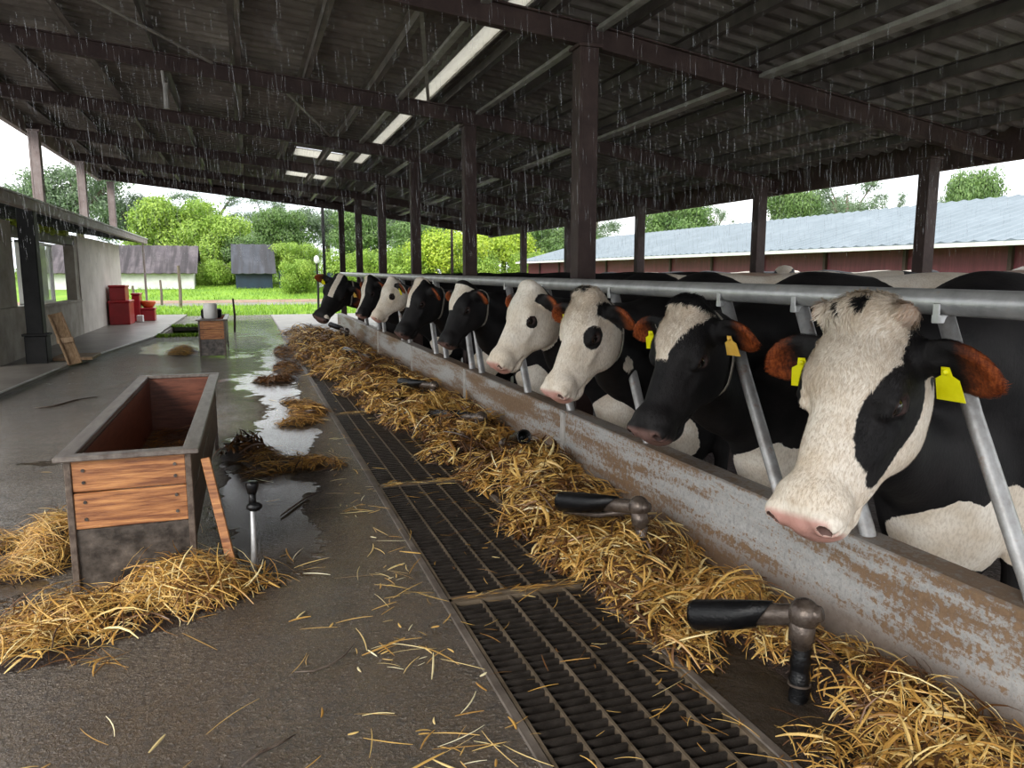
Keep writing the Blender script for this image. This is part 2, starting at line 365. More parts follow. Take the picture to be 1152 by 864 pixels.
# value noise for geometry
def vnoise(x, y, seed=0):
    xi = np.floor(x).astype(np.int64); yi = np.floor(y).astype(np.int64); xf = x - xi; yf = y - yi
    def h(a, b):
        n = (a * 374761393 + b * 668265263 + seed * 974634777) & 0xffffffff
        n = ((n ^ (n >> 13)) * 1274126177) & 0xffffffff
        return ((n ^ (n >> 16)) & 0xffff) / 65535.0
    u = xf * xf * (3 - 2 * xf); v = yf * yf * (3 - 2 * yf)
    return (h(xi, yi) * (1 - u) + h(xi + 1, yi) * u) * (1 - v) + (h(xi, yi + 1) * (1 - u) + h(xi + 1, yi + 1) * u) * v
def fbm(x, y, seed=0, o=4):
    s = 0; a = 0.5
    for k in range(o): s = s + a * vnoise(x * 2 ** k, y * 2 ** k, seed + k); a *= 0.5
    return s

# ================================================================== SETTING
GX0, GX1 = 0.68, 1.25          # grating channel
def build_floor():
    xs = np.arange(-8.0, GX0 + 1e-6, 0.07); xs[-1] = GX0 - 0.03; ys = np.arange(-3.0, 24.6, 0.08)
    X, Y = np.meshgrid(xs, ys, indexing='ij'); nx, ny = X.shape
    wet = np.zeros_like(X); mud = np.zeros_like(X)
    def blob(A, x, y, rx, ry, a, rot=0):
        c, s = math.cos(rot), math.sin(rot); dx = X - x; dy = Y - y
        u = (dx * c + dy * s) / rx; v = (-dx * s + dy * c) / ry
        A += a * np.exp(-(u * u + v * v))
    for p in ((0.05, 5.6, .45, .9, .62), (0.3, 7.6, .32, 1.3, .62), (0.1, 9.3, .5, 1.2, .55), (-.2, 12.5, .9, 1.6, .45), (-1.35, 14.0, .6, 1.5, .75), (-.3, 17, 1.5, 2.2, .4), (.3, 20.5, 1.3, 3, .6), (-1.2, 20.5, .9, 1.4, .5),
              (.12, 3.45, .30, .42, .62), (-.05, 4.2, .32, .6, .55), (-1.0, 2.75, .25, .6, .62), (-.95, 3.5, .2, .5, .45), (-1.35, 5.6, .3, .5, .5), (.3, 6.3, .3, .7, .35), (-1.3, 7.5, .5, 1.2, .35), (-.6, 9.5, .5, 1.3, .3), (-1.1, 4.4, .25, .4, .25), (-.45, 2.3, .4, .3, .25), (0.1, 4.4, .28, .7, .40), (0.35, 11, .25, 1.2, .5), (.5, 14.5, .3, 2.0, .5)):
        blob(wet, *p)
    for p in ((.1, 3.45, .35, .42, .75), (.05, 2.85, .28, .2, .45), (.50, 2.6, .22, 1.0, .55), (.55, 4.0, .12, 1.2, .4), (-.5, 1.9, .3, .6, .4), (-1.3, 5.5, .3, .5, .4), (0.0, 1.7, 1.0, .9, .55), (.3, 2.6, .5, .9, .4), (-1.0, 3.0, .3, .6, .3)):
        blob(mud, *p)
    Z = 0.004 * (fbm(X * 3, Y * 3, 3) - .5) * np.clip((GX0 - .1 - X) * 5, 0, 1)
    V = np.stack([X, Y, Z], -1).reshape(-1, 3); id_ = np.arange(nx * ny).reshape(nx, ny)
    F = np.stack([id_[:-1, :-1], id_[1:, :-1], id_[1:, 1:], id_[:-1, 1:]], -1).reshape(-1, 4)
    cx = V[F].mean(1); hole = (cx[:, 0] > -1.72) & (cx[:, 0] < -0.86) & (cx[:, 1] > 16.6) & (cx[:, 1] < 19.6)
    F = F[~hole]
    return struct(np_mesh('floor', V, F, 'floor', attrs={'wet': wet.ravel(), 'mud': mud.ravel()}))
build_floor()
m = MB(); m.box(GX1 + .03, 8.5, -3, 19.6, -0.3, 0.0); struct(m.build('floor_2', 'pen_mud'))
m = MB(); m.box(GX0 - .04, GX1 + .04, -3, 17.2, -0.32, -0.26); m.box(GX0 - .05, GX0 - .03, -3, 17.2, -.3, -.01); struct(m.build('drain_channel', 'pit'))
m = MB(); m.box(GX0 - .03, GX0, -3, 24.6, -.1, .006, bev=.003); struct(m.build('trim_1', 'concrete_edge'))
m = MB(); m.box(GX1, GX1 + .03, -3, 17.2, -.1, .006, bev=.003); struct(m.build('trim_2', 'concrete_edge'))
m = MB(); m.box(GX0, 8.5, 17.2, 24.6, -.1, -.001); struct(m.build('floor_3', 'platform'))
# sunken pit with mossy rim
m = MB(); m.box(-1.74, -.84, 16.5, 19.7, -.36, -.30)
for a in ((-1.74, -1.70, 16.55, 19.65), (-.88, -.84, 16.55, 19.65), (-1.74, -.84, 16.55, 16.6), (-1.74, -.84, 19.6, 19.65)): m.box(*a, -.32, .0)
struct(m.build('pit_lining', 'concrete_edge'))
m = MB(); m.box(-1.71, -.87, 16.6, 19.6, -.31, -.20); tag(m.build('pit_water', 'water'), 'dark still water in the sunken rectangular pit on the left', 'water')
# left raised platform, edge runs slightly askew
ed = [(-2.55, 4.0), (-2.44, 8.9), (-2.32, 11.6), (-2.01, 14.2), (-1.78, 16.0), (-1.74, 17.5), (-1.72, 24.6)]
vsx = [(x, y, .05) for x, y in ed] + [(-8, 24.6, .05), (-8, 4.0, .05)]; n_ = len(vsx)
m = MB(); m.add(vsx + [(x, y, -.05) for x, y, z in vsx], [tuple(range(n_))] + [(i, (i + 1) % n_, n_ + (i + 1) % n_, n_ + i) for i in range(n_)])
struct(m.build('platform', 'platform'))
m = MB(); m.tube([(x + .015, y, .05) for x, y in ed[:-1]], .012, 8); tag(m.build('edge_strip', 'white'), 'thin whitish strip running along the edge of the raised left walkway', 'strip')

# feed wall on the right (concrete panels)
WX0, WX1, WZ = 1.85, 1.97, 0.392
m = MB(); m.box(WX0, WX1, -1.5, 17.0, -0.02, WZ, bev=0.008); cw = m.build('wall_right', 'curb'); struct(cw)
sub = cw
for i, y in enumerate((-.5, 1.8, 4.32, 6.62, 9.0, 11.5, 14.0)):
    if i == 1: continue
    m = MB(); m.box(WX0 - .014, WX0 + .004, y - .028, y + .028, 0, WZ - .006, bev=.003); m.build('joint_strip', 'joint', cw)

# grass field, road
def gz(y): return float(np.clip((y - 39.5) / 7.5, 0, 1) * .80)
m = MB(); yb_ = [24.5, 32, 39.5, 41, 43, 45, 47, 60, 90, 130]; Vf = [(x, y, gz(y) - .03) for y in yb_ for x in (-120, -40, 0, 40, 130)]
Ff = [(a * 5 + b, a * 5 + b + 1, a * 5 + b + 6, a * 5 + b + 5) for a in range(len(yb_) - 1) for b in range(4)]
m.add(Vf, Ff); m.box(-90, 110, 24.45, 24.5, -.4, -.03); m.box(-90, -8, -3, 24.5, -.4, -.03); m.box(8.5, 110, -3, 24.5, -.4, -.03); m.box(-8, 8.5, 19.6, 24.5, -.4, -.1); struct(m.build('field', 'field'))
m = MB(); m.box(-40, 30, 35.6, 39.5, -.06, -.005); struct(m.build('dirt_road', 'dirt'))
m = MB(); m.box(-40, 30, 32.6, 35.6, -.06, -.012); struct(m.build('wet_track', 'platform'))

# ------------------------------------------------------------------ barn roof
XC = 2.2
def zr(x):   # underside of rafters
    return 2.74 + (XC - x) * 0.103 if x < XC else 2.74 - (x - XC) * 0.146
RH, PH = 0.15, 0.075
YR = [1.75, 4.83, 7.65, 10.3, 13.0, 15.8, 18.7]
YE, YS = 19.2, -3.0
sky_cells = [(1.62, 1.86, 2.0, 19.0)]
far_cells = [(.80, 1.50, 12.1, 12.75), (.80, 1.55, 14.55, 15.35)]
def build_ceiling():
    xs = sorted(set([-2.95, -1.5, 0.0, .8, 1.5, 1.70, 1.83, 2.2, 3.4, 4.6, 6.2]))
    ys = np.arange(YS, YE + 0.01, 0.025); V = []; base = zr
    for x in xs:
        z = zr(x) + RH + PH + 0.02
        ph = ys / 0.17 % 1.0
        prof = np.clip(np.abs(ph - .5) * 4 - .5, 0, 1) * 0.028
        V.append(np.stack([np.full_like(ys, x), ys, z + prof], -1))
    V = np.concatenate(V); n = len(ys); F = []
    for i in range(len(xs) - 1):
        for j in range(n - 1):
            x = (xs[i] + xs[i + 1]) / 2; y = ys[j]
            sk = (1.70 < x < 1.83 and 2.0 < y < 12.6) or (.8 < x < 1.5 and (12.1 < y < 12.75 or 14.4 < y < 15.3))
            if sk: continue
            F.append((i * n + j, (i + 1) * n + j, (i + 1) * n + j + 1, i * n + j + 1))
    o = np_mesh('ceiling', V, np.array(F), 'roof', smooth=False); struct(o)
    sm = o.modifiers.new('thick', 'SOLIDIFY'); sm.thickness = 0.004; sm.offset = 1
build_ceiling()
for k, (x0, x1, y0, y1) in enumerate(((1.69, 1.84, 1.9, 4.83), (1.69, 1.84, 4.84, 7.65), (1.69, 1.84, 7.66, 10.3), (1.69, 1.84, 10.31, 12.7), (.78, 1.52, 12.05, 12.8), (.78, 1.52, 14.35, 15.35))):
    z0, z1 = zr(x0) + RH + PH + .004, zr(x1) + RH + PH + .004
    m = MB(); ny = 24; V = []
    for i in range(ny + 1):
        y = y0 + (y1 - y0) * i / ny; d = .004 * (i % 2)
        V += [(x0, y, z0 + d), (x1, y, z1 + d), (x0, y, z0 + d + .004), (x1, y, z1 + d + .004)]
    F = []
    for i in range(ny):
        a = i * 4; F += [(a, a + 1, a + 5, a + 4), (a + 2, a + 6, a + 7, a + 3)]
    m.add(V, F + [(0, 2, 3, 1), (ny * 4, ny * 4 + 1, ny * 4 + 3, ny * 4 + 2)])
    lab = ['nearest strip skylight panel let into the barn roof above the feed lane', 'second strip skylight panel along the barn roof', 'third strip skylight panel along the barn roof', 'farthest narrow strip skylight panel in the barn roof',
           'wide bright skylight panel across the far bay of the roof', 'wide bright skylight panel nearest the far edge of the roof'][k]
    so_ = m.build('skylight_panel', 'fibre')
    for xa in (x0, x1):
        zz = zr(xa) + RH + PH; mm = MB(); mm.box(xa - .006, xa + .006, y0, y1, zz - .012, zz + .07); mm.build('flashing_strip', 'light_metal', so_)
    tag(so_, lab, 'skylight', 'translucent roof panels')

ord_ = ['nearest', 'second', 'third', 'fourth', 'fifth', 'sixth', 'seventh', 'eighth', 'ninth', 'tenth', 'eleventh', 'twelfth', 'thirteenth', 'fourteenth']
for i, y in enumerate(YR):
    m = MB()
    for xa, xb in ((-2.9, XC), (XC, 6.0)):
        za, zb = zr(xa) + RH / 2, zr(xb) + RH / 2
        m.bar((xa, y, za + RH / 2 - .006), (xb, y, zb + RH / 2 - .006), .075, .012)
        m.bar((xa, y, za - RH / 2 + .006), (xb, y, zb - RH / 2 + .006), .075, .012)
        m.bar((xa, y, za), (xb, y, zb), .014, RH)
    tag(m.build('roof_rafter', 'steel'), 'brown steel rafter spanning the barn roof, %s from the camera' % ord_[i], 'roof beam', 'steel rafters under the roof')
m = MB(); m.bar((-2.95, YE - .05, zr(-2.95) + RH), (XC, YE - .05, zr(XC) + RH), .05, .2); m.bar((XC, YE - .05, zr(XC) + RH), (6.1, YE - .05, zr(6.1) + RH), .05, .2)
tag(m.build('roof_edge_beam', 'steel'), 'dark fascia beam across the far end of the barn roof', 'roof beam')
px = [-2.55, -1.95, -1.3, -.65, 0.0, .6, 1.2, 1.93, 2.45, 2.95, 3.45, 3.95, 4.5, 5.05, 5.55]
for i, x in enumerate(px):
    z = zr(x) + RH + PH / 2; m = MB()
    m.box(x - .004, x + .004, YS, YE - .08, z - PH / 2, z + PH / 2); m.box(x, x + .045, YS, YE - .08, z - PH / 2, z - PH / 2 + .005); m.box(x - .045, x, YS, YE - .08, z + PH / 2 - .005, z + PH / 2)
    side = 'left eave' if x < 1.6 else 'strip skylight rightwards'
    k = i if x < 1.6 else i - 7
    tag(m.build('roof_purlin', 'purlin_pale' if i in (2, 4, 5, 6) else 'purlin'), 'steel purlin lengthwise under the roof, %s from the %s' % (['first', 'second', 'third', 'fourth', 'fifth', 'sixth', 'seventh', 'eighth'][k], side), 'purlin', 'lengthwise roof purlins')
for x, lab in ((-2.95, 'pale edge beam along the left eave of the barn roof'), (6.08, 'dark edge beam along the right eave of the barn roof')):
    z = zr(x) + .10; m = MB(); m.box(x - .05, x + .03, YS, YE, z - .09, z + .24, bev=.005); tag(m.build('eave_beam', 'steel_pale' if x < 0 else 'steel'), lab, 'roof beam')
for (x, w_, y0, lab) in ((3.62, .05, 1.8, 'long pale pipe slung under the right slope of the barn roof'), (1.50, .03, 2.0, 'thin pale conduit on the left of the strip skylight'), (2.30, .03, 2.0, 'thin pale conduit above the row of central columns')):
    m = MB(); m.box(x - w_, x + w_, y0, YE - .2, zr(x) - .03 + RH, zr(x) + .0 + RH, bev=.004); tag(m.build('roof_conduit', 'light_metal'), lab, 'pipe')
# sag rods between purlins: bracing strips
brace = [((-2.4, 1.9), (-1.3, 4.8)), ((-1.9, 4.9), (-.2, 7.6)), ((1.1, 4.9), (1.75, 7.5)), ((0.3, 7.7), (1.1, 10.2))]
for i, (a, b) in enumerate(brace):
    m = MB(); m.bar((a[0], a[1], zr(a[0]) + RH - .02), (b[0], b[1], zr(b[0]) + RH - .02), .03, .012)
    tag(m.build('roof_brace', 'light_metal'), 'flat diagonal brace strip under the roof, %s from the camera' % ord_[i], 'brace', 'diagonal roof braces')
m = MB(); m.tube([(-.62, 7.65, zr(-.6) + .01), (-.60, 7.66, zr(-.6) - .30)], .012, 8); m.tube([(-.6, 7.66, zr(-.6) - .1), (-.6, 7.66, zr(-.6) - .32)], .022, 8)
tag(m.build('hanging_rod', 'light_metal'), 'short pale rod hanging from a rafter on the left', 'rod')
# columns
def ibeam_post(x, y, z0, z1, w_, name, label, group, mat='steel'):
    r = thing(name, (x, y, z0), label, 'post', group)
    m = MB(); t = w_ * .09
    m.box(x - w_ / 2, x + w_ / 2, y - w_ / 2, y + w_ / 2, z0, z1, bev=.006)
    m.box(x - w_ / 2 - .004, x - w_ / 2 + t * 1.6, y - w_ / 2 - .004, y - w_ / 2 + t, z0, z1, bev=.002)
    m.build('shaft', mat, r)
    m = MB(); m.box(x - w_ * .65, x + w_ * .65, y - w_ * .65, y + w_ * .65, z1 - .02, z1 + .002, bev=.003); m.build('cap_plate', mat, r)
    m = MB(); m.box(x - w_ * .8, x + w_ * .8, y - w_ * .8, y + w_ * .8, z0, z0 + .02, bev=.003); m.build('base_plate', mat, r)
    return r
cy = [4.83, 7.65, 10.3, 13.0, 15.8, 18.7]
for i, y in enumerate(cy):
    ibeam_post(2.2, y, 0, zr(2.2), .125 if i else .135, 'steel_column', 'dark brown steel column behind the feed rail, %s of the row from the camera' % ord_[i], 'central steel columns')
for i, (y, yy) in enumerate(zip((5.17, 7.47, 10.3, 13.0, 15.4), range(5))):
    ibeam_post(5.62, y, -.03, zr(5.62), .12, 'eave_post', 'brown steel post under the right eave, %s from the camera' % ord_[i], 'right eave posts')
for i, y in enumerate((12.6, 15.8, 19.0)):
    ibeam_post(-2.72, y, 2.1, zr(-2.72), .13, 'left_eave_post', 'pale grey-pink post rising above the low roof on the left, %s from the camera' % ord_[i], 'left eave posts', 'steel_pale')
m = MB(); m.tube([(1.95, 20.6, -.1), (1.95, 20.6, 2.95)], .04, 8); tag(m.build('thin_pole', 'dark'), 'thin dark pole just beyond the last central column', 'pole')
m = MB(); m.tube([(5.2, 19.8, -.1), (5.2, 19.8, 2.4)], .035, 8); tag(m.build('thin_pole', 'steel'), 'thin pole beyond the right slope of the roof near the yellow-green tree', 'pole')

# ------------------------------------------------------------------ left low building
XW = -3.15
def left_building():
    # black lower post
    r = thing('black_post', (-2.70, 11.8, 0), 'thick black post carrying the gutter of the low building', 'post')
    m = MB(); m.box(-2.82, -2.62, 11.7, 11.9, 0.04, 2.16, bev=.01); m.build('shaft', 'dark', r)
    m = MB(); m.box(-2.85, -2.59, 11.67, 11.93, 0.04, .42, bev=.01); m.box(-2.87, -2.57, 11.65, 11.95, .42, .45, bev=.005); m.build('base', 'dark', r)
    # walls
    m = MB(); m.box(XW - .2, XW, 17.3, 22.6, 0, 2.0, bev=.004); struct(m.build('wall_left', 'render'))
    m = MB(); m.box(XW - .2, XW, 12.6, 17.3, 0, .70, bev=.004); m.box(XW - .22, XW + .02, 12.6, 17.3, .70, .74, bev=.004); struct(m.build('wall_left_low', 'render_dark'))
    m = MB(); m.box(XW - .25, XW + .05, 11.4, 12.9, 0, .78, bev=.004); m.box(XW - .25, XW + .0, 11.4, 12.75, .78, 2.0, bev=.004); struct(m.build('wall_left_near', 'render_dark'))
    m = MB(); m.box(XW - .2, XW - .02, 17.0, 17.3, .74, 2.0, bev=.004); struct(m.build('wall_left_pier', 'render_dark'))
    m = MB(); m.box(XW - .22, XW - .02, 12.7, 17.1, 1.80, 1.95, bev=.004); struct(m.build('trim_3', 'steel'))
    # framed pane in the opening
    r = thing('window_frame', (XW - .1, 14.4, .74), 'pale framed pane standing in the opening of the low building', 'window')
    m = MB()
    for a in ((13.35, 13.39, .78, 1.75), (15.35, 15.39, .78, 1.75), (13.35, 15.39, .76, .80), (13.35, 15.39, 1.72, 1.76)): m.box(XW - .12, XW - .06, a[0], a[1], a[2], a[3])
    m.build('frame', 'white', r)
    m = MB(); m.box(XW - .095, XW - .085, 13.39, 15.35, .80, 1.72); m.build('pane', 'glass', r)
    m = MB(); m.box(XW - .6, XW - .55, 15.6, 17.2, .5, 1.85); m.build('inner_panel', 'render_dark', r)
    # lean-to roof with fascia and rafters
    r = thing('lean_to_roof', (-2.7, 8, 2.15), 'low dark lean-to roof with metal gutter edge on the left', 'roof')
    m = MB(); m.box(-2.68, -2.58, 5.0, 23.8, 2.07, 2.21, bev=.01); m.build('gutter', 'steel_pale', r)
    m = MB(); m.box(-2.60, -2.56, 5.0, 23.8, 2.205, 2.225); m.build('flashing', 'white', r)
    m = MB(); ys = np.arange(5.0, 23.8, .1); V = []; F = []
    for i, y in enumerate(ys):
        d = .02 * (i % 2); V += [(-2.62, y, 2.20 + d), (-6.2, y, 2.75 + d), (-2.62, y, 2.21 + d), (-6.2, y, 2.76 + d)]
    for i in range(len(ys) - 1):
        a = i * 4; F += [(a, a + 4, a + 5, a + 1), (a + 2, a + 3, a + 7, a + 6)]
    m.add(V, F); m.build('roof_sheet', 'roof', r)
    for i, y in enumerate(np.arange(5.5, 23.6, 1.5)):
        m = MB(); m.bar((-2.66, y, 2.13), (-6.1, y, 2.67), .05, .10); m.build('rafter', 'dark', r)
    m = MB(); m.tube([(-2.66, 23.4, 0), (-2.66, 23.4, 2.08)], .03, 8); tag(m.build('thin_post', 'steel_pale'), 'thin pale post at the far end of the low lean-to roof', 'post')
    m = MB(); m.box(-4.6, XW - .25, 12.9, 16.8, .38, .44, bev=.005); m.box(-4.5, -4.4, 13, 16.7, .0, .38); m.box(-3.5, -3.42, 13, 16.7, 0, .38); tag(m.build('shelf_bench', 'platform'), 'low concrete shelf inside the low building', 'bench')
    # creeper on top of the opening lintel
    m = MB()
    for k in range(60):
        y = random.uniform(12.9, 16.6); m.sphere((XW - .1 + random.uniform(-.08, .08), y, 1.97 + random.uniform(-.02, .05)), (random.uniform(.05, .1), random.uniform(.08, .18), random.uniform(.03, .06)), 8, 5)
    tag(m.build('creeper', 'vine', smooth=True), 'yellow-green creeper above the opening of the low building', 'plant')
left_building()

# red boxes
def red_box(x0, x1, y0, y1, z0, z1, label):
    r = thing('red_box', ((x0 + x1) / 2, (y0 + y1) / 2, z0), label, 'box', 'red boxes by the left wall')
    m = MB(); m.box(x0, x1, y0, y1, z0, z1 - .05, bev=.012); m.build('body', 'red', r)
    m = MB(); m.box(x0 - .015, x1 + .015, y0 - .015, y1 + .015, z1 - .05, z1, bev=.012); m.build('lid', 'red', r)
red_box(-3.10, -2.66, 20.0, 20.8, .05, .62, 'large red box on the walkway, bottom of the stack by the wall')
red_box(-3.08, -2.74, 20.1, 20.7, .62, .98, 'smaller red box sitting on top of the large red box')
red_box(-2.78, -2.60, 21.4, 21.9, .05, .76, 'tall narrow red box behind the red stack')
red_box(-2.60, -2.28, 21.5, 21.9, .05, .38, 'low red box holding the orange bowl')
m = MB(); m.tube([(-2.44, 21.7, .38), (-2.44, 21.7, .42), (-2.44, 21.7, .52), (-2.44, 21.7, .56)], [.10, .14, .19, .17], 20); tag(m.build('orange_bowl', 'orange', smooth=True), 'orange round bowl on the low red box', 'bowl')
m = MB(); m.box(-2.64, -2.5, 20.95, 21.2, .05, .22, bev=.01); tag(m.build('white_box', 'white'), 'small white box on the walkway beside the red boxes', 'box')

# leaning hinged board
r = thing('leaning_board', (-2.33, 11.5, 0), 'tan wooden board frame leaning against the black post', 'board')
a = Vector((-2.45, 11.62, .72)); b = Vector((-2.22, 11.45, .05)); d = (b - a).normalized()
m = MB(); m.bar(a, b, .16, .02, (-.4, 1, 0)); m.build('board', 'wood_tan', r)
for s in (-1, 1):
    off = d.cross(Vector((-.4, 1, 0))).normalized() * .075 * s; m = MB(); m.bar(a + off + Vector((0, -.02, 0)), b + off + Vector((0, -.02, 0)), .022, .04, (-.4, 1, 0)); m.build('side_rail', 'wood_tan', r)
m = MB(); c_ = a.lerp(b, .52); m.bar(c_ + Vector((-.10, -.03, -.01)), c_ + Vector((.10, -.03, .01)), .03, .07); m.build('cleat', 'wood_tan', r)
m = MB(); m.box(-2.62, -2.1, 11.95, 12.6, .05, .09, bev=.004); tag(m.build('loose_board', 'wood_tan'), 'loose flat board lying on the walkway behind the black post', 'board')

# ------------------------------------------------------------------ feed troughs
def trough(name, x0, x1, y0, y1, h, label, legs=True):
    r = thing(name, ((x0 + x1) / 2, y0, 0), label, 'trough')
    ta = .035; t = .028; n0 = x0 + ta; n1 = x1 - ta
    zb = h * .46
    # near end: two orange boards above sheet metal
    m = MB(); m.box(n0 + .02, n1 - .02, y0, y0 + t, zb, (zb + h) / 2 - .003, bev=.003); m.build('end_board', 'wood_orange', r)
    m = MB(); m.box(n0 + .02, n1 - .02, y0, y0 + t, (zb + h) / 2 + .003, h - .02, bev=.003); m.build('end_board', 'wood_orange', r)
    m = MB(); m.box(n0 + .02, n1 - .02, y0 + .006, y0 + t, 0.005, zb - .003, bev=.002); m.build('end_sheet', 'tin', r)
    for px_ in (n0 + .06, n1 - .06):
        for pz in (zb + .04, (zb + h) / 2 - .04, (zb + h) / 2 + .04, h - .06):
            mm = MB(); mm.tube([(px_, y0 + .002, pz), (px_, y0 - .004, pz)], .007, 8); mm.build('nail_head', 'tin', r)
    m = MB(); m.box(n0 + .02, n1 - .02, y1 - t, y1, .12, h - .02, bev=.003); m.build('far_end_board', 'wood_red', r)
    for k, (xa, xb) in enumerate(((x0, n0), (x1, n1))):
        s = 1 if k == 0 else -1
        for q, (z0_, z1_) in enumerate(((.14, h * .62), (h * .62 + .004, h - .02))):
            m = MB(); xa0 = min(n0 + .0 if s > 0 else n1 - t, 9); m.box(n0 if s > 0 else n1 - t, n0 + t if s > 0 else n1, y0 + t, y1 - t, z0_, z1_, bev=.003); m.build('side_board', 'wood_dark', r)
        m = MB(); m.box(n0 + t if s > 0 else n1 - t - .006, n0 + t + .006 if s > 0 else n1 - t, y0 + t + .002, y1 - t - .002, .16, h - .03); m.build('side_lining', 'wood_red', r)
        m = MB(); xx = n0 - .004 if s > 0 else n1 - .021; m.box(xx, xx + .025, y0 - .006, y0 + .04, 0, h - .02, bev=.003); m.build('corner_post', 'wood_dark', r)
        m = MB(); m.box(xx, xx + .025, y1 - .04, y1 + .006, 0, h - .02, bev=.003); m.build('corner_post', 'wood_dark', r)
        m = MB(); m.box(x0 if s > 0 else n1 - .03, n0 + .03 if s > 0 else x1, y0 - .015, y1 + .015, h - .02, h, bev=.004); m.build('rim_board', 'wood_grey', r)
    m = MB(); m.box(x0 + .0, x1, y0 - .03, y0 + .035, h - .018, h + .003, bev=.004); m.build('rim_board', 'wood_grey', r)
    m = MB(); m.box(x0 + .0, x1, y1 - .03, y1 + .02, h - .018, h + .003, bev=.004); m.build('rim_board', 'wood_grey', r)
    m = MB(); m.box(n0 + t, n1 - t, y0 + t, y1 - t, .14, .17); m.build('bottom_board', 'wood_dark', r)
    return r
TX0, TX1, TY0, TY1, TH = -.735, -.215, 3.26, 5.72, .55
tr = trough('feed_trough', TX0, TX1, TY0, TY1, TH, 'long wooden feed trough with orange end boards standing near the camera')
tr2 = trough('feed_trough', -.76, -.31, 12.4, 14.0, .56, 'small distant wooden feed trough with a white canister on top')
m = MB(); m.tube([(-.55, 12.55, .563), (-.55, 12.55, .58), (-.55, 12.55, .78), (-.55, 12.55, .80)], [.09, .10, .10, .085], 16)
o = m.build('canister', 'white', smooth=True); tag(o, 'white canister standing on the distant feed trough', 'canister')
m = MB(); m.box(-.70, -.40, 12.75, 13.05, .563, .70, bev=.02); tag(m.build('dark_box', 'dark'), 'dark box resting across the distant feed trough behind the white canister', 'box')
m = MB(); m.bar((TX1 + .02, 3.28, .50), (-.10, 3.16, .01), .035, .03, (0, 1, 0)); tag(m.build('wooden_stick', 'wood_orange'), 'wooden stick leaning against the side of the near trough', 'stick')

# posts in the yard
for (x, y, z, rr, mat, lab) in ((-.30, 17.6, .72, .025, 'steel', 'short rusty stake standing on the wet concrete behind the distant trough'), (-3.32, 34.0, 1.0, .05, 'bark', 'short wooden fence stake in the grass left of the tallest one'),
                            (-2.38, 31.0, 1.55, .06, 'bark', 'tallest wooden fence stake in the grass'), (2.25, 26.4, 1.6, .04, 'dark', 'slim dark marker post with a pale top beside the farthest cow'), (-4.12, 32.2, .8, .05, 'bark', 'small fence stake close to the thin lean-to post')):
    m = MB(); m.tube([(x, y, -.1), (x + .02, y, z * .5), (x, y, z)], [rr, rr * .95, rr * .8], 8); tag(m.build('stake', mat), lab, 'stake', 'yard stakes')
m = MB(); m.sphere((2.25, 26.4, 1.72), (.09, .07, .14)); tag(m.build('post_wrapping', 'white', smooth=True), 'pale wrapping on the slim dark marker post', 'wrapping')

# ------------------------------------------------------------------ floor gratings
seams = [-.9, 1.0, 2.69, 4.37, 6.83, 10.5, 13.8, 17.1]
glab = ['behind', 'nearest', 'second', 'third', 'fourth', 'fifth', 'farthest']
for i in range(1, len(seams) - 1):
    y0, y1 = seams[i] + .012, seams[i + 1] - .012
    if i == 1: y0 = -.4
    r = thing('floor_grate', ((GX0 + GX1) / 2, y0, 0), 'black slatted drain grate in the lane, %s from the camera' % ord_[i - 1], 'grate', 'drain gratings')
    m = MB()
    for y in np.arange(y0 + .03, y1 - .02, .040):
        m.box(GX0 + .012, GX1 - .012, y - .0055, y + .0055, -.040, -.002 + random.uniform(-.001, .001))
    m.build('slats', 'grate', r)
    m = MB()
    for x in (.80, .915, 1.03, 1.145): m.box(x - .004, x + .004, y0 + .01, y1 - .01, -.03, .002)
    m.build('straps', 'grate_frame', r)
    m = MB(); m.box(GX0 + .002, GX0 + .014, y0, y1, -.04, .002); m.box(GX1 - .014, GX1 - .002, y0, y1, -.04, .002); m.box(GX0, GX1, y0, y0 + .014, -.04, .003); m.box(GX0, GX1, y1 - .014, y1, -.04, .003)
    m.build('frame', 'grate_frame', r)

# ------------------------------------------------------------------ feed rail and bars
RX = 1.89
def railz(y): return 1.168 + (y - 1.4) * 0.0052
m = MB(); m.tube([(RX, y, railz(y)) for y in np.linspace(-1.2, 16.4, 24)], .038, 20)
tr_ = m.build('top_rail', 'galv', smooth=True); tag(tr_, 'thick galvanised top rail running above the row of cows', 'rail')

# ------------------------------------------------------------------ implicit surfaces for the cattle
def smin(a, b, k):
    h = np.clip(0.5 + 0.5 * (b - a) / k, 0, 1); return b * (1 - h) + a * h - k * h * (1 - h)
def smax(a, b, k): return -smin(-a, -b, k)
def ell(p, c, r):
    q0 = (p[0] - c[0]); q1 = (p[1] - c[1]); q2 = (p[2] - c[2])
    k0 = np.sqrt((q0 / r[0]) ** 2 + (q1 / r[1]) ** 2 + (q2 / r[2]) ** 2) + 1e-9
    k1 = np.sqrt((q0 / r[0] ** 2) ** 2 + (q1 / r[1] ** 2) ** 2 + (q2 / r[2] ** 2) ** 2) + 1e-9
    return k0 * (k0 - 1) / k1
def cone(p, a, b, ra, rb, sc=(1, 1, 1)):
    a = np.array(a, float); b = np.array(b, float); s = np.array(sc, float)
    q = [(p[i] - a[i]) / s[i] for i in range(3)]; d = (b - a) / s
    t = np.clip((q[0] * d[0] + q[1] * d[1] + q[2] * d[2]) / (d @ d), 0, 1)
    return (np.sqrt((q[0] - d[0] * t) ** 2 + (q[1] - d[1] * t) ** 2 + (q[2] - d[2] * t) ** 2) - (ra + (rb - ra) * t)) * min(sc)
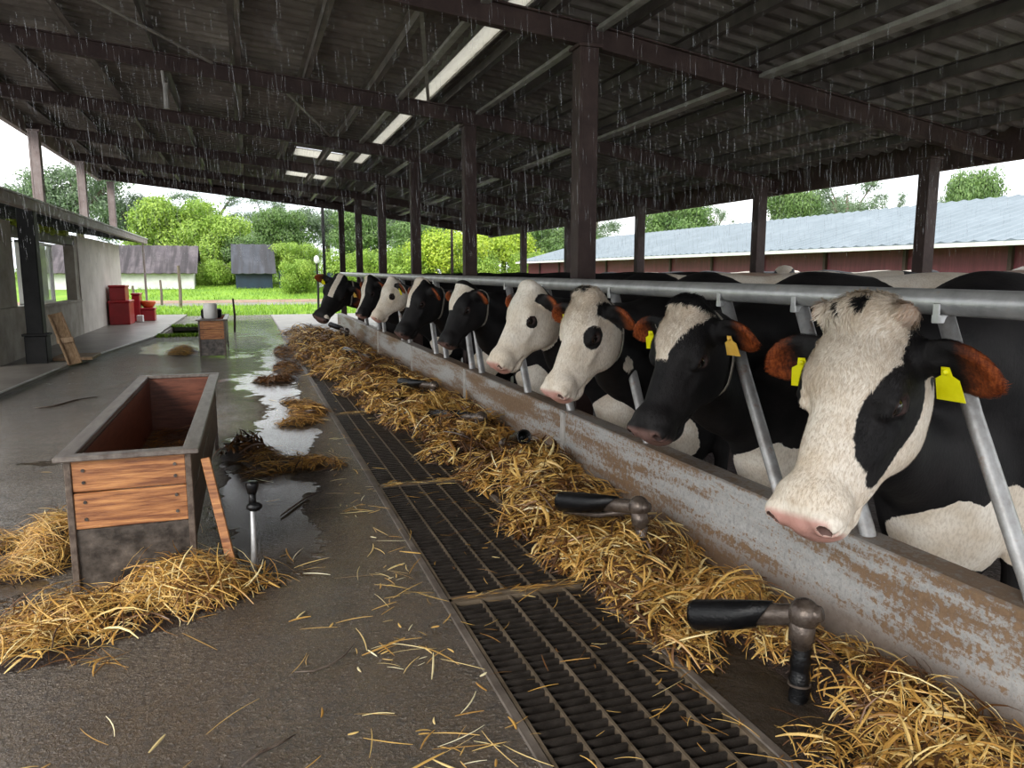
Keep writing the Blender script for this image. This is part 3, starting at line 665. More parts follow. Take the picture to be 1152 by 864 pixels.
def surface_nets(xs, ys, zs, D):
    nx, ny, nz = D.shape; S = D < 0
    c = S[:-1, :-1, :-1].astype(np.int8)
    for dx in (0, 1):
        for dy in (0, 1):
            for dz in (0, 1):
                if dx + dy + dz: c = c + S[dx:nx - 1 + dx, dy:ny - 1 + dy, dz:nz - 1 + dz]
    act = (c > 0) & (c < 8); I = np.argwhere(act); idm = -np.ones(act.shape, np.int32); idm[act] = np.arange(len(I))
    i, j, k = I.T; acc = np.zeros((len(I), 3)); cnt = np.zeros(len(I))
    G = (xs, ys, zs)
    for ax in range(3):
        o1, o2 = [a for a in range(3) if a != ax]
        for u in (0, 1):
            for v in (0, 1):
                A = I.copy(); A[:, o1] += u; A[:, o2] += v; B = A.copy(); B[:, ax] += 1
                da = D[A[:, 0], A[:, 1], A[:, 2]]; db = D[B[:, 0], B[:, 1], B[:, 2]]
                mk = (da < 0) != (db < 0); t = np.where(mk, da / np.where(mk, da - db, 1), 0)
                pa = np.stack([G[q][A[:, q]] for q in range(3)], 1); pb = np.stack([G[q][B[:, q]] for q in range(3)], 1)
                acc += (pa + (pb - pa) * t[:, None]) * mk[:, None]; cnt += mk
    V = acc / cnt[:, None]; Fs = []
    for ax in range(3):
        o1, o2 = [(1, 2), (2, 0), (0, 1)][ax]
        sl0 = [slice(None)] * 3; sl1 = [slice(None)] * 3; sl0[ax] = slice(0, -1); sl1[ax] = slice(1, None)
        sa = S[tuple(sl0)]; sb = S[tuple(sl1)]; E = np.argwhere(sa != sb)
        ok = (E[:, o1] > 0) & (E[:, o2] > 0) & (E[:, o1] < D.shape[o1] - 1) & (E[:, o2] < D.shape[o2] - 1); E = E[ok]
        ins = sa[E[:, 0], E[:, 1], E[:, 2]]
        def g(u, v):
            X = E.copy(); X[:, o1] -= u; X[:, o2] -= v; return idm[X[:, 0], X[:, 1], X[:, 2]]
        q = np.stack([g(1, 1), g(0, 1), g(0, 0), g(1, 0)], 1); q[~ins] = q[~ins][:, ::-1]; Fs.append(q)
    return V, np.concatenate(Fs)
def axis_pts(lo, hi, flo, fhi, h, H_):
    a = []; x = lo
    while x < flo - H_ * .5: a.append(x); x += H_
    x = flo
    while x < fhi: a.append(x); x += h
    while x < hi + H_: a.append(x); x += H_
    return np.array(a)

def head_sdf(q, P):
    """q in head units: x lateral (animal's left +), y from poll to nose, z out of the forehead."""
    ax = np.abs(q[0]); qa = [ax, q[1], q[2]]
    d = ell(q, (0, .10, -.090), (.092, .135, .088))
    d = smin(d, ell(q, (0, .010, -.034), (.070, .046, .044)), .035)               # poll
    d = smin(d, ell(q, (0, .12, -.046), (.084, .11, .046)), .03)                  # forehead plate
    d = smin(d, ell(qa, (.080, .160, -.060), (.030, .046, .030)), .028)             # brow
    d = smin(d, cone(q, (0, .16, -.066), (0, .42, -.058), .058, .040, (1.10, 1, .9)), .04)   # nasal bone
    d = smin(d, ell(qa, (.050, .190, -.185), (.044, .120, .088)), .04)             # cheek plate
    d = smin(d, ell(qa, (.062, .13, -.135), (.040, .10, .085)), .04)
    d = smin(d, ell(qa, (.072, .245, -.105), (.020, .070, .022)), .03)             # cheek ridge
    d = smin(d, cone(qa, (.030, .22, -.205), (.018, .43, -.128), .044, .030), .04)  # lower jaw
    d = smin(d, ell(qa, (.044, .31, -.12), (.026, .11, .052)), .04)
    d = smin(d, ell(q, (0, .448, -.072), (.080, .062, .058)), .025)                 # muzzle
    d = smin(d, ell(q, (0, .474, -.108), (.070, .050, .046)), .02)                  # upper lip
    d = smin(d, ell(q, (0, .436, -.160), (.052, .056, .028)), .012)                 # chin
    d = smin(d, ell(qa, (.050, .486, -.062), (.034, .032, .034)), .014)             # nostril wings
    d = smin(d, ell(q, (0, .497, -.078), (.034, .026, .036)), .012)
    d = smin(d, ell(qa, (.088, .196, -.076), (.030, .040, .031)), .012)             # eyelid swell
    # cuts
    d = smax(d, -ell(qa, (.058, .522, -.052), (.014, .030, .019)), .006)            # nostril
    d = smax(d, -ell(qa, (.080, .505, -.070), (.012, .020, .008)), .006)
    mo = np.abs(q[2] + .142 - (q[1] - .44) * .12 + 0.12 * (ax - .02)) - .0035
    mo = np.maximum(mo, .375 - q[1]); d = smax(d, -mo, .008)                        # mouth line
    d = smax(d, -ell(qa, (.120, .199, -.075), (.022, .028, .0165)), .005)           # eye opening
    d = d + .0022 * np.sin(q[1] * 210) * np.exp(-((q[1] - .225) / .03) ** 2 - ((ax - .095) / .03) ** 2 - ((q[2] + .075) / .04) ** 2)   # folds under the eye
    d = smax(d, -ell(qa, (.125, .285, -.085), (.045, .075, .026)), .02)             # hollow below the eye
    # ears
    for s in (1, -1):
        e = P['ear'][s]; b = np.array((s * .082, .055, -.095))
        ed = np.array((s * 1.0, e[0], e[1])); ed /= np.linalg.norm(ed)
        o = np.array((0, e[2], e[3])); o -= ed * (o @ ed); o /= np.linalg.norm(o); w_ = np.cross(ed, o)
        r = [q[i] - b[i] for i in range(3)]
        L = (r[0] * ed[0] + r[1] * ed[1] + r[2] * ed[2]); O = (r[0] * o[0] + r[1] * o[1] + r[2] * o[2]); W = (r[0] * w_[0] + r[1] * w_[1] + r[2] * w_[2])
        O = O + 1.6 * W * W - .35 * L * L
        tp = np.clip(1.15 - np.abs(L - .10) * 3.5, .5, 1)
        k = ell([L, O, W / tp], (.095, 0, 0), (.090, .019, .060))
        hol = ell([L, O, W / tp], (.102, .020, 0), (.068, .018, .047))
        k = smax(k, -hol, .008)
        stem = cone([L, O, W], (0, 0, 0), (.05, 0, 0), .030, .026)
        k = smin(k, stem, .02)
        d = smin(d, k, .022)
        if P.get('buds') and s == 1: d = smin(d, ell(q, (0, .012, -.034), (.088, .046, .040)), .03)
        if P.get('buds') : d = smin(d, ell(q, (s * .088, .006, -.022), (.020, .020, .024)), .012)
    return d

HEADMASK = {}
def blob(q, c, r): return -ell(q, c, r)      # positive inside
def face_coat(kind, q):
    ax = np.abs(q[0]); x, y, z = q; qa = [ax, y, z]
    if kind == 'blaze_wide':          # white centre, black cheeks, white jaw edge
        b = np.maximum(blob(q, (.125, .235, -.085), (.088, .148, .085)), blob(q, (-.150, .16, -.08), (.072, .10, .09)))
        b = np.maximum(b, blob(q, (.10, .30, -.125), (.050, .095, .035)))
        b = np.maximum(b, np.minimum(np.minimum(ax - .070, -.058 - z), .045 - y - .5 * (z + .05)))                        # behind the ears
        b = np.maximum(b, np.minimum(np.minimum(.09 - y, -.10 - z), 1))             # nape side
        b = np.maximum(b, blob(q, (.105, .08, -.09), (.03, .05, .05)))
        b = np.maximum(b, blob(q, (.012, -.005, .015), (.012, .02, .02))); b = np.maximum(b, blob(q, (-.035, .01, .0), (.010, .02, .02)))
        b = np.minimum(b, -.5 * blob(q, (.09, .185, -.215), (.055, .15, .045)))
        return b
    if kind == 'triangle':            # black face, white wedge on the forehead
        wd = np.minimum(.030 + .066 * np.clip((.205 - y) / .16, 0, 1) - np.abs(x + .012), np.minimum(.228 - y, y - .012 + .6 * (ax < 0)))
        return -np.where(z > -.09, wd, -.1)
    if kind == 'eye_oval':            # white face, black eye patches and dark ears
        b = blob(q, (.105, .208, -.065), (.042, .064, .050))
        b = np.maximum(b, blob(q, (-.115, .18, -.07), (.035, .045, .04)))
        b = np.maximum(b, np.minimum(ax - .075, np.minimum(.095 - y, -.045 - z)))
        b = np.maximum(b, blob(q, (.02, -.02, .0), (.022, .025, .025))); b = np.maximum(b, blob(q, (-.02, -.015, .0), (.018, .02, .02)))
        b = np.maximum(b, np.minimum(.02 - y, -.12 - z))
        return b
    if kind == 'eye_small':
        b = blob(q, (.110, .205, -.085), (.035, .035, .035)); b = np.maximum(b, blob(q, (-.115, .20, -.08), (.03, .04, .035)))
        b = np.maximum(b, np.minimum(ax - .085, np.minimum(.09 - y, -.05 - z)))
        return np.maximum(b, np.minimum(.0 - y, -.13 - z))
    if kind == 'stripe':              # black with a long white forehead stripe
        return -np.where(z > -.10, np.minimum(.030 + .035 * np.clip((.16 - y) / .16, 0, 1) - np.abs(x + .005), .26 - y), -.1)
    if kind == 'blaze_long':
        return -np.where(z > -.12, np.minimum(.036 + .02 * np.sin(y * 9) - np.abs(x + .018), .47 - y), -.1)
    if kind == 'star':
        return -np.maximum(np.where(z > -.10, np.minimum(.026 - np.abs(x), .25 - y), -.1), blob(q, (.05, .46, -.06), (.03, .03, .04)))
    return np.full_like(y, .1)

COWLOG = []
def make_cow(cid, P):
    Pw = np.array(P['poll'], float); v = np.array(P['nose'], float) - Pw; L = np.linalg.norm(v); v /= L; s = L / .52
    up = np.array((0, 0, 1.0)); az = P.get('yaw', 0.0); c_, s_ = math.cos(az), math.sin(az)
    hv = np.array((v[0] * c_ - v[1] * s_, v[0] * s_ + v[1] * c_, v[2])); 
    ex = np.cross(up, hv); ex /= np.linalg.norm(ex); ex -= v * (ex @ v); ex /= np.linalg.norm(ex); ez = np.cross(v, ex) * 1.0
    if ez[2] < 0: ez = -ez
    rl = P.get('roll', 0.0); ex, ez = ex * math.cos(rl) + ez * math.sin(rl), ez * math.cos(rl) - ex * math.sin(rl)
    fat = P.get('fat', 1.10)
    def toq(X, Y, Z):
        dx, dy, dz = X - Pw[0], Y - Pw[1], Z - Pw[2]
        return [(dx * e[0] + dy * e[1] + dz * e[2]) / g for e, g in ((ex, s * fat), (v, s), (ez, s * fat))]
    def tow(q): return Pw + s * (q[0] * fat * ex + q[1] * v + q[2] * fat * ez)
    yb = P['yb']; xb = P.get('xb', 0.0); zb = P.get('zb', 0.0); yr = P.get('yr', yb)     # body line; yr is the rump's y
    crest0 = tow((0, .065, -.125)); thr0 = tow((0, .17, -.18))
    sh = np.array((2.62 + xb, yb, .93 + zb))
    nm = np.array((1.99 + xb * .5, yb + (crest0[1] - yb) * .30, .93 + zb))
    def lerp(a, b, t): return a * (1 - t) + b * t
    def neck(p):
        d = cone(p, crest0, nm + (0, 0, .03), .078 * s, .115)
        d = smin(d, cone(p, nm + (0, 0, .03), sh + (0, 0, .08), .115, .20), .08)
        d = smin(d, cone(p, thr0, nm + (0, 0, -.20), .062 * s, .105), .08)
        d = smin(d, cone(p, nm + (0, 0, -.20), sh + (-.10, 0, -.34), .105, .18), .10)
        d = smin(d, cone(p, nm + (.05, 0, -.30), sh + (-.12, 0, -.42), .07, .13), .08)
        q_ = np.sin(p[0] * 34 + p[2] * 16) * np.sin(p[2] * 7 + 1) * .0035
        d = d + q_
        return d
    x0, yy = 2.72 + xb, yb
    def torso(p):
        d = ell(p, (x0 + .05, yb, .88 + zb), (.42, .255, .36))
        mid = lerp(yb, yr, .5)
        d = smin(d, ell(p, (x0 + .75, mid, .86 + zb), (.72, .325, .375)), .12)
        d = smin(d, ell(p, (x0 + 1.35, yr, .95 + zb), (.42, .27, .30)), .12)
        d = smin(d, cone(p, (x0 - .05, yb, 1.16 + zb), (x0 + 1.5, yr, 1.185 + zb), .055, .06), .10)
        d = smin(d, ell(p, (x0 - .16, yb, .46 + zb), (.23, .21, .34)), .10)
        for s2 in (1, -1):
            yl = yb + s2 * .155; d = smin(d, cone(p, (x0 + .0, yl, .75 + zb), (x0 + .03, yl, .42), .125, .062), .06)
            d = smin(d, cone(p, (x0 + .03, yl, .42), (x0 + .01, yl, .10), .048, .036), .03)
            d = smin(d, cone(p, (x0 + .01, yl, .09), (x0 - .02, yl, .04), .045, .055), .02)
            yh = yr + s2 * .17; d = smin(d, cone(p, (x0 + 1.42, yh, .82 + zb), (x0 + 1.50, yh, .52), .16, .075), .07)
            d = smin(d, cone(p, (x0 + 1.50, yh, .52), (x0 + 1.42, yh, .12), .050, .038), .03)
            d = smin(d, cone(p, (x0 + 1.42, yh, .09), (x0 + 1.39, yh, .04), .045, .055), .02)
            d = smin(d, ell(p, (x0 + 1.22, yr + s2 * .20, 1.12 + zb), (.08, .06, .07)), .06)
        d = smin(d, cone(p, (x0 + 1.70, yr, 1.12 + zb), (x0 + 1.83, yr, .55 + zb), .030, .020), .03)
        d = smin(d, ell(p, (x0 + 1.18, yr, .55 + zb), (.18, .15, .14)), .05)
        return np.maximum(d, -p[2] + .0)
    # anisotropic grid: fine round the head, coarse at the body
    cor = np.array([tow((a, b, c)) for a in (-.29, .29) for b in (-.05, .56) for c in (-.25, .05)])
    mn, mx = cor.min(0) - .01, cor.max(0) + .01
    h, Hc = P['h'], P['H']
    ylo, yhi = min(yb, yr, mn[1]) - .42, max(yb, yr, mx[1]) + .42
    xs = axis_pts(mn[0], x0 + 2.0, mn[0], mx[0], h, Hc); ys = axis_pts(min(ylo, mn[1] - .02), max(yhi, mx[1] + .02), mn[1], mx[1], h, Hc); zs = axis_pts(-.06, 1.45 + zb, mn[2], mx[2], h, Hc)
    G = np.meshgrid(xs, ys, zs, indexing='ij')
    D = neck(G)
    jx = np.searchsorted(xs, x0 - .75)
    sub = [g[jx:] for g in G]; D[jx:] = smin(D[jx:], torso(sub), .12)
    i0, i1 = 0, np.searchsorted(xs, mx[0]); j0, j1 = np.searchsorted(ys, mn[1]), np.searchsorted(ys, mx[1]); k0, k1 = np.searchsorted(zs, mn[2]), np.searchsorted(zs, mx[2])
    Gs = [g[i0:i1, j0:j1, k0:k1] for g in G]
    D[i0:i1, j0:j1, k0:k1] = smin(D[i0:i1, j0:j1, k0:k1], head_sdf(toq(*Gs), P) * s, .045)
    def sdf(p):
        d = neck(p); d = smin(d, torso(p), .12); return smin(d, head_sdf(toq(*p), P) * s, .045)
    D = D.astype(np.float64)
    V, F = surface_nets(xs, ys, zs, D)
    # coat
    def coats(W):
        q = toq(W[:, 0], W[:, 1], W[:, 2]); ax = np.abs(q[0])
        earzone = (ax > .118) & (q[1] < .17) & (q[1] > -.16) & (q[2] < .04) & (q[2] > -.32)
        inhead = (q[1] > -.05) & (q[1] < .6) & (q[2] > -.30) & (ax < .3)
        hc = face_coat(P['face'], q)
        x, y, z = W.T; y = y - lerp(yb, yr, np.clip((x - x0) / 1.4, 0, 1)); x = x - x0; z = z - zb
        bc = np.full(len(W), .08)
        for (c, r) in P.get('white', ()): bc = np.minimum(bc, -blob([x, y, z], c, r))
        if P.get('base') == 'white':
            bc = np.full(len(W), -.08)
            for (c, r) in P.get('black', ()): bc = np.maximum(bc, blob([x, y, z], c, r))
        bc = bc + .085 * (fbm(x * 7 + 40, z * 7 + y * 5 + 40, cid) - .47) + .02 * (fbm(x * 30 + 40, z * 30 + y * 20 + 40, cid + 3) - .47)
        t = np.clip((q[1] + .035 + (q[2] + .12) * .45) / .04, 0, 1)
        t = np.where(inhead, t, 0)
        cz = hc * t + bc * (1 - t)
        ez_ = np.where(earzone, .05, cz)
        rust = np.clip((ax - .165) / .055 + (fbm(q[1] * 30 + 9, q[2] * 30 + 9, 3) - .5) * .9, 0, 1) * earzone * P.get('rusty', 1.0)
        brown = np.zeros(len(W))
        for (c, r) in P.get('brown', ()): brown = np.maximum(brown, np.clip(blob([x, y, z], c, r) * 30, 0, 1))
        rust = np.maximum(rust, brown * .55 * (~inhead))
        if P.get('buds'): rust = np.maximum(rust, .30 * (ell([ax, q[1], q[2]], (.098, .004, -.022), (.020, .024, .028)) < 0))
        pk = np.clip((q[1] - .487 + np.clip(-.125 - q[2], 0, 1) * -.0) / .014, 0, 1) * np.clip((q[2] + .135) / .02, 0, 1) * np.clip((.076 - ax) / .010, 0, 1) * inhead * P.get('pink', 1.0)
        rim = ell([ax, q[1], q[2]], (.112, .199, -.075), (.026, .031, .0215)); ez_ = np.where(rim < .001, np.maximum(ez_, .03), ez_); pk = np.maximum(pk, .07 * np.clip(-rim / .003, 0, 1) * inhead)
        nos = -ell([ax, q[1], q[2]], (.058, .518, -.052), (.0135, .030, .0185)) > -.0015
        pk = np.where(nos, pk * .25, pk); ez_ = np.where(nos, .05, ez_)  # shade of the nostril hollow painted black into the coat colour
        return ez_, rust, pk, q
    cz, rust, pk, q = coats(V)
    root = thing('cow', (x0 + .6, yb, 0), P['label'], 'cow', None)
    np_mesh('body', V, F, 'cow', root, True, {'coat': cz, 'rust': rust, 'pink': pk})
    # eyes
    for s2 in (1, -1):
        t = .06
        while t < .14:
            dv = float(head_sdf([np.array([s2 * t]), np.array([.199]), np.array([-.075])], P)[0])
            if dv > 0: break
            t += .001
        c = tow((s2 * (t - .0125), .199, -.075)); m = MB(); m.sphere(c, .0250 * s, 24, 16); m.build('eye', 'eye', root, True)
    # ear tags
    for s2, mt, drop, lat in P['tags']:
        e = P['ear'][s2]; ed = np.array((s2 * 1.0, e[0], e[1])); ed /= np.linalg.norm(ed)
        o = np.array((0, e[2], e[3])); o -= ed * (o @ ed); o /= np.linalg.norm(o)
        b = np.array((s2 * .082, .055, -.095)) + ed * lat + o * .022
        bw = tow(b); edw = ed[0] * ex + ed[1] * v + ed[2] * ez; ow = o[0] * ex + o[1] * v + o[2] * ez
        ow = ow if ow @ Pw < 0 or s2 == 1 else ow
        dn = np.array((0, 0, -1.0)); dn = dn - ow * (dn @ ow) * .6; dn /= np.linalg.norm(dn)
        sd_ = np.cross(dn, ow); sd_ /= np.linalg.norm(sd_); nrm = np.cross(sd_, dn)
        ts = P.get('tag', 1.0) * .9
        out = [(-.010, -.012), (.010, -.012), (.014, .010), (.030, .020), (.037, .076), (-.037, .076), (-.030, .020), (-.014, .010)]
        vs2 = []
        for tt in (-.0015, .0015):
            for (a, bb) in out: vs2.append(bw + (sd_ * a + dn * (bb + drop)) * ts + nrm * (tt + .004 - .18 * bb * .3))
        nn = len(out); fs = [tuple(range(nn)), tuple(reversed(range(nn, 2 * nn)))] + [(i, (i + 1) % nn, nn + (i + 1) % nn, nn + i) for i in range(nn)]
        m = MB(); m.add(vs2, fs); t_ = m.build('ear_tag', mt, root)
        m = MB(); m.sphere(bw + nrm * .006, .008, 10, 6); m.build('button', mt, t_, True)
    # collar
    if 'collar' in P:
        ct, rad, wd = P['collar']; c0 = lerp(tow((0, .10, -.16)), nm, ct); axn = nm - tow((0, .12, -.14)); axn /= np.linalg.norm(axn)
        tilt = P.get('ctilt', 0.0); axn = axn + np.array((0, 0, tilt)); axn /= np.linalg.norm(axn)
        u = np.cross(axn, up); u /= np.linalg.norm(u); w2 = np.cross(u, axn); ring = []
        for k in range(48):
            a = 2 * PI * k / 48; dd = u * math.cos(a) + w2 * math.sin(a); t = .03
            for _ in range(40):
                p = c0 + dd * t; dv = float(sdf([np.array([p[0]]), np.array([p[1]]), np.array([p[2]])])[0])
                if dv > 0.002: break
                t += max(.004, -dv * .7)
            ring.append((t, dd))
        rr = np.array([r[0] for r in ring]); rr = np.minimum(rr, np.median(rr) * 1.35); rr = (np.roll(rr, 1) + rr + np.roll(rr, -1)) / 3
        vs2 = []; fs = []
        for k in range(48):
            dd = ring[k][1]; t = rr[k] + .004
            for (da, dt) in ((-wd, 0), (-wd, .004), (wd, .004), (wd, 0)): vs2.append(c0 + dd * (t + dt) + axn * da)
        for k in range(48):
            for j in range(4): fs.append((k * 4 + j, ((k + 1) % 48) * 4 + j, ((k + 1) % 48) * 4 + (j + 1) % 4, k * 4 + (j + 1) % 4))
        m = MB(); m.add(vs2, fs); cl = m.build('collar', 'strap', root)
        if P.get('buckle'):
            k = P['buckle']; dd = ring[k][1]; p = c0 + dd * (rr[k] + .014); m = MB(); m.sphere(p, (.020, .026, .018), 12, 8); m.build('buckle', 'leather', cl, True)
            m = MB(); p2 = p + np.array((-.01, -.02, -.055)); m.box(p2[0] - .004, p2[0] + .0, p2[1] - .028, p2[1] + .028, p2[2] - .045, p2[2] + .035, bev=.001); m.build('name_tag', 'white', cl)
    # fur blades
    nf = P.get('fur', 0)
    if nf:
        a_, b_, c2_ = V[F[:, 0]], V[F[:, 1]], V[F[:, 2]]; nn = np.cross(b_ - a_, V[F[:, 3]] - a_); ar = np.linalg.norm(nn, axis=1); nn /= ar[:, None] + 1e-12
        fq = toq(*V[F].mean(1).T); sel = (np.abs(fq[0]) < .3) & (fq[1] < .47) & (fq[1] > -.06) & (fq[2] > -.27) & (np.abs(np.abs(fq[0]) - .1) + np.abs(fq[1] - .196) + np.abs(fq[2] + .074) > .035)
        wgt = ar * sel; wgt = wgt * (1 + 2.0 * np.clip((.26 - fq[1]) / .22, 0, 1) * np.clip((fq[2] + .12) / .05, 0, 1)); wgt /= wgt.sum()
        r2 = np.random.default_rng(cid); ids = r2.choice(len(F), nf, p=wgt); uv = r2.random((nf, 2))
        p0 = V[F[ids, 0]]; base = p0 + (V[F[ids, 1]] - p0) * uv[:, :1] + (V[F[ids, 3]] - p0) * uv[:, 1:] * .9; no = nn[ids]
        qq = toq(*base.T); swx = (fbm(qq[0] * 38 + 5, qq[1] * 26 + 5, 11) - .47) * 5.5
        top = np.clip((.24 - qq[1]) / .24, 0, 1) * np.clip((.125 - np.abs(qq[0])) / .04, 0, 1) * np.clip((qq[2] + .12) / .05, 0, 1)
        ear = (np.abs(qq[0]) > .118) & (qq[1] < .17)
        dv = v[None] * (1 - .25 * top[:, None]) + ex[None] * (swx * (.16 + .75 * top))[:, None]
        dv = np.where(ear[:, None], ex[None] * np.sign(qq[0])[:, None] + v[None] * .25, dv)
        dv = dv - no * (dv * no).sum(1)[:, None]; dv /= np.linalg.norm(dv, axis=1)[:, None] + 1e-9
        ln = (.007 + .006 * r2.random(nf)) * (1 + 1.7 * top * r2.random(nf)) * np.where(ear, 1.6, 1) * s
        lift = .09 + .30 * top * r2.random(nf) + .12 * r2.random(nf)
        sv = np.cross(dv, no); wd_ = (.0005 + .0011 * top)[:, None] * np.where(ear, 1.3, 1)[:, None]
        curl = (r2.random(nf) - .5)[:, None] * .5 * top[:, None]
        midp = base + (dv * .55 + no * lift[:, None] * .9 + sv * curl * .3) * ln[:, None]
        tip = base + (dv + no * lift[:, None] * .7 + sv * curl) * ln[:, None]
        base = base - no * .001
        VV = np.stack([base - sv * wd_, base + sv * wd_, midp + sv * wd_ * .8, midp - sv * wd_ * .8, tip - sv * wd_ * .2, tip + sv * wd_ * .2], 1).reshape(-1, 3)
        o6 = (np.arange(nf) * 6)[:, None]; FF = np.concatenate([o6 + np.array([[0, 1, 2, 3]]), o6 + np.array([[3, 2, 5, 4]])])
        cb, rb, pb, _ = coats(base); rp = lambda A: np.repeat(A, 6); hair_rnd = r2.random(nf)
        fo = np_mesh('fur', VV, FF, 'cow', root, True, {'coat': rp(cb), 'rust': rp(rb), 'pink': rp(pb * 0), 'hair_tone': rp(hair_rnd)}); fo['kind'] = 'stuff'
    return root

def ray(x, y):
    a = (x - 576) / f; b = (432 - y) / f; r = Fv + a * Rv + b * Uv; return r
def atx(x, y, X):
    r = ray(x, y); return Vector((0, 0, H)) + r * (X / r.x)
def solve(pp, pn, X, slack=1.012, near=True):
    Pp = atx(*pp, X); r = ray(*pn); c = Vector((0, 0, H)); t = (Pp - c).dot(r) / r.dot(r)
    dmin = (c + r * t - Pp).length; L = dmin * slack; dt = math.sqrt(L * L - dmin * dmin) / r.length
    return tuple(Pp), tuple(c + r * (t - dt if near else t + dt))
E0 = {1: (.28, -.10, .9, .55), -1: (.30, -.10, .9, .55)}
chest = ((-.30, -.12, .36), (.15, .20, .15))
fronts = [
 dict(px=((968, 343), (880, 586), 1.50), slack=1.01, face='blaze_wide', h=.0055, H=.03, fur=42000, yb=1.98, yr=1.95, buds=1, ear={1: (.30, -.16, .9, .45), -1: (.34, -.22, .9, .45)},
      tags=((1, 'yellow', .0, .085), (-1, 'yellow', .0, .085)), tag=1.15, yaw=-.05,
      white=(chest, ((-.10, -.24, .38), (.16, .16, .16)), ((1.0, 0, 1.22), (.95, .26, .17)), ((-.62, .02, .60), (.10, .10, .13))),
      label='nearest cow, white face with black patches round the eyes and yellow tags in both ears'),
 dict(px=((768, 338), (712, 487), 1.55), slack=1.01, face='triangle', h=.0055, H=.03, fur=26000, yb=2.86, yr=2.90, ear={1: (.20, -.12, .9, .5), -1: (.24, -.10, .9, .5)},
      tags=((1, 'amber', .0, .085), (-1, 'yellow', .0, .10)), tag=1.0, collar=(.05, 0, .014), buckle=14, pink=.25,
      white=(chest, ((.85, 0, 1.22), (.55, .28, .17))), brown=(((1.35, 0, 1.2), (.22, .3, .2)),),
      label='second cow from the camera, black face with white forehead wedge and tan collar'),
 dict(px=((655, 327), (610, 442), 1.55), slack=1.01, face='eye_oval', h=.007, H=.035, fur=16000, yb=3.74, yr=3.76, ear={1: (.22, -.12, .9, .5), -1: (.20, -.12, .9, .5)},
      tags=((-1, 'yellow', .0, .09),), tag=1.0, collar=(.12, 0, .006), white=(chest, ((.7, 0, 1.25), (.7, .25, .14)), ((-.66, .0, .78), (.12, .25, .12))),
      label='third cow from the camera, white face with one black oval round its eye'),
 dict(px=((590, 318), (546, 409), 1.55), slack=1.01, face='eye_small', h=.009, H=.04, yb=4.40, yr=4.42, ear={1: (.2, -.1, .9, .5), -1: (.2, -.1, .9, .5)},
      tags=((-1, 'yellow', .0, .09),), white=(((.9, 0, 1.25), (.8, .3, .14)), chest), brown=(((.75, 0, 1.25), (.25, .4, .25)),),
      label='fourth cow from camera, cream white face with a small black spot at its eye'),
 dict(px=((517, 318), (492, 387), 1.55), slack=1.01, face='triangle', h=.010, H=.04, yb=5.95, yr=6.1, ear={1: (.2, -.1, .9, .5), -1: (.2, -.1, .9, .5)},
      tags=((-1, 'yellow', .0, .09),), pink=.2, collar=(.30, 0, .008), white=(chest, ((.3, 0, .3), (.4, .4, .3))),
      label='fifth cow from the camera, black face with white forehead, beyond the cream-faced cow'),
 dict(px=((470, 314), (442, 375), 1.50), slack=1.01, face='stripe', h=.012, H=.045, yb=7.22, yr=7.22, ear={1: (.25, -.1, .9, .5), -1: (.2, -.1, .9, .5)},
      tags=((-1, 'yellow', .0, .09),), pink=.2, collar=(.30, 0, .008), white=(chest,), label='sixth cow from the camera, black with a tapering white stripe down the forehead'),
 dict(px=((438, 312), (415, 357), 1.55), slack=1.01, face='eye_small', h=.014, H=.05, yb=9.1, yr=9.1, ear={1: (.2, -.1, .9, .5), -1: (.2, -.1, .9, .5)},
      tags=((1, 'yellow', .0, .09),), white=(chest,), label='seventh cow from the camera, small pale-faced head between two black-faced cows'),
 dict(px=((413, 311), (399, 355), 1.55), slack=1.01, face='blaze_long', h=.015, H=.05, yb=10.75, yr=10.75, ear={1: (.2, -.1, .9, .5), -1: (.2, -.1, .9, .5)},
      tags=((-1, 'amber', .0, .09),), pink=.6, white=(chest,), label='eighth cow from the camera, black head with a long white blaze to the muzzle'),
 dict(px=((383, 310), (357, 358), 1.40), slack=1.03, face='star', h=.015, H=.05, yb=12.55, yr=12.55, ear={1: (.15, -.1, .9, .5), -1: (.15, -.1, .9, .5)},
      tags=((1, 'amber', .0, .09), (-1, 'yellow', .0, .09)), pink=.2, yaw=.8, collar=(.35, 0, .01), white=(((-.6, 0, .6), (.3, .3, .18)),), label='farthest cow of the row, lowered black head at the end of the feed rail'),
]
for i, P in enumerate(fronts):
    P['poll'], P['nose'] = solve(*P['px'], slack=P['slack'])
    P['xb'] = -.22; P['zb'] = .0
    make_cow(i + 1, P)
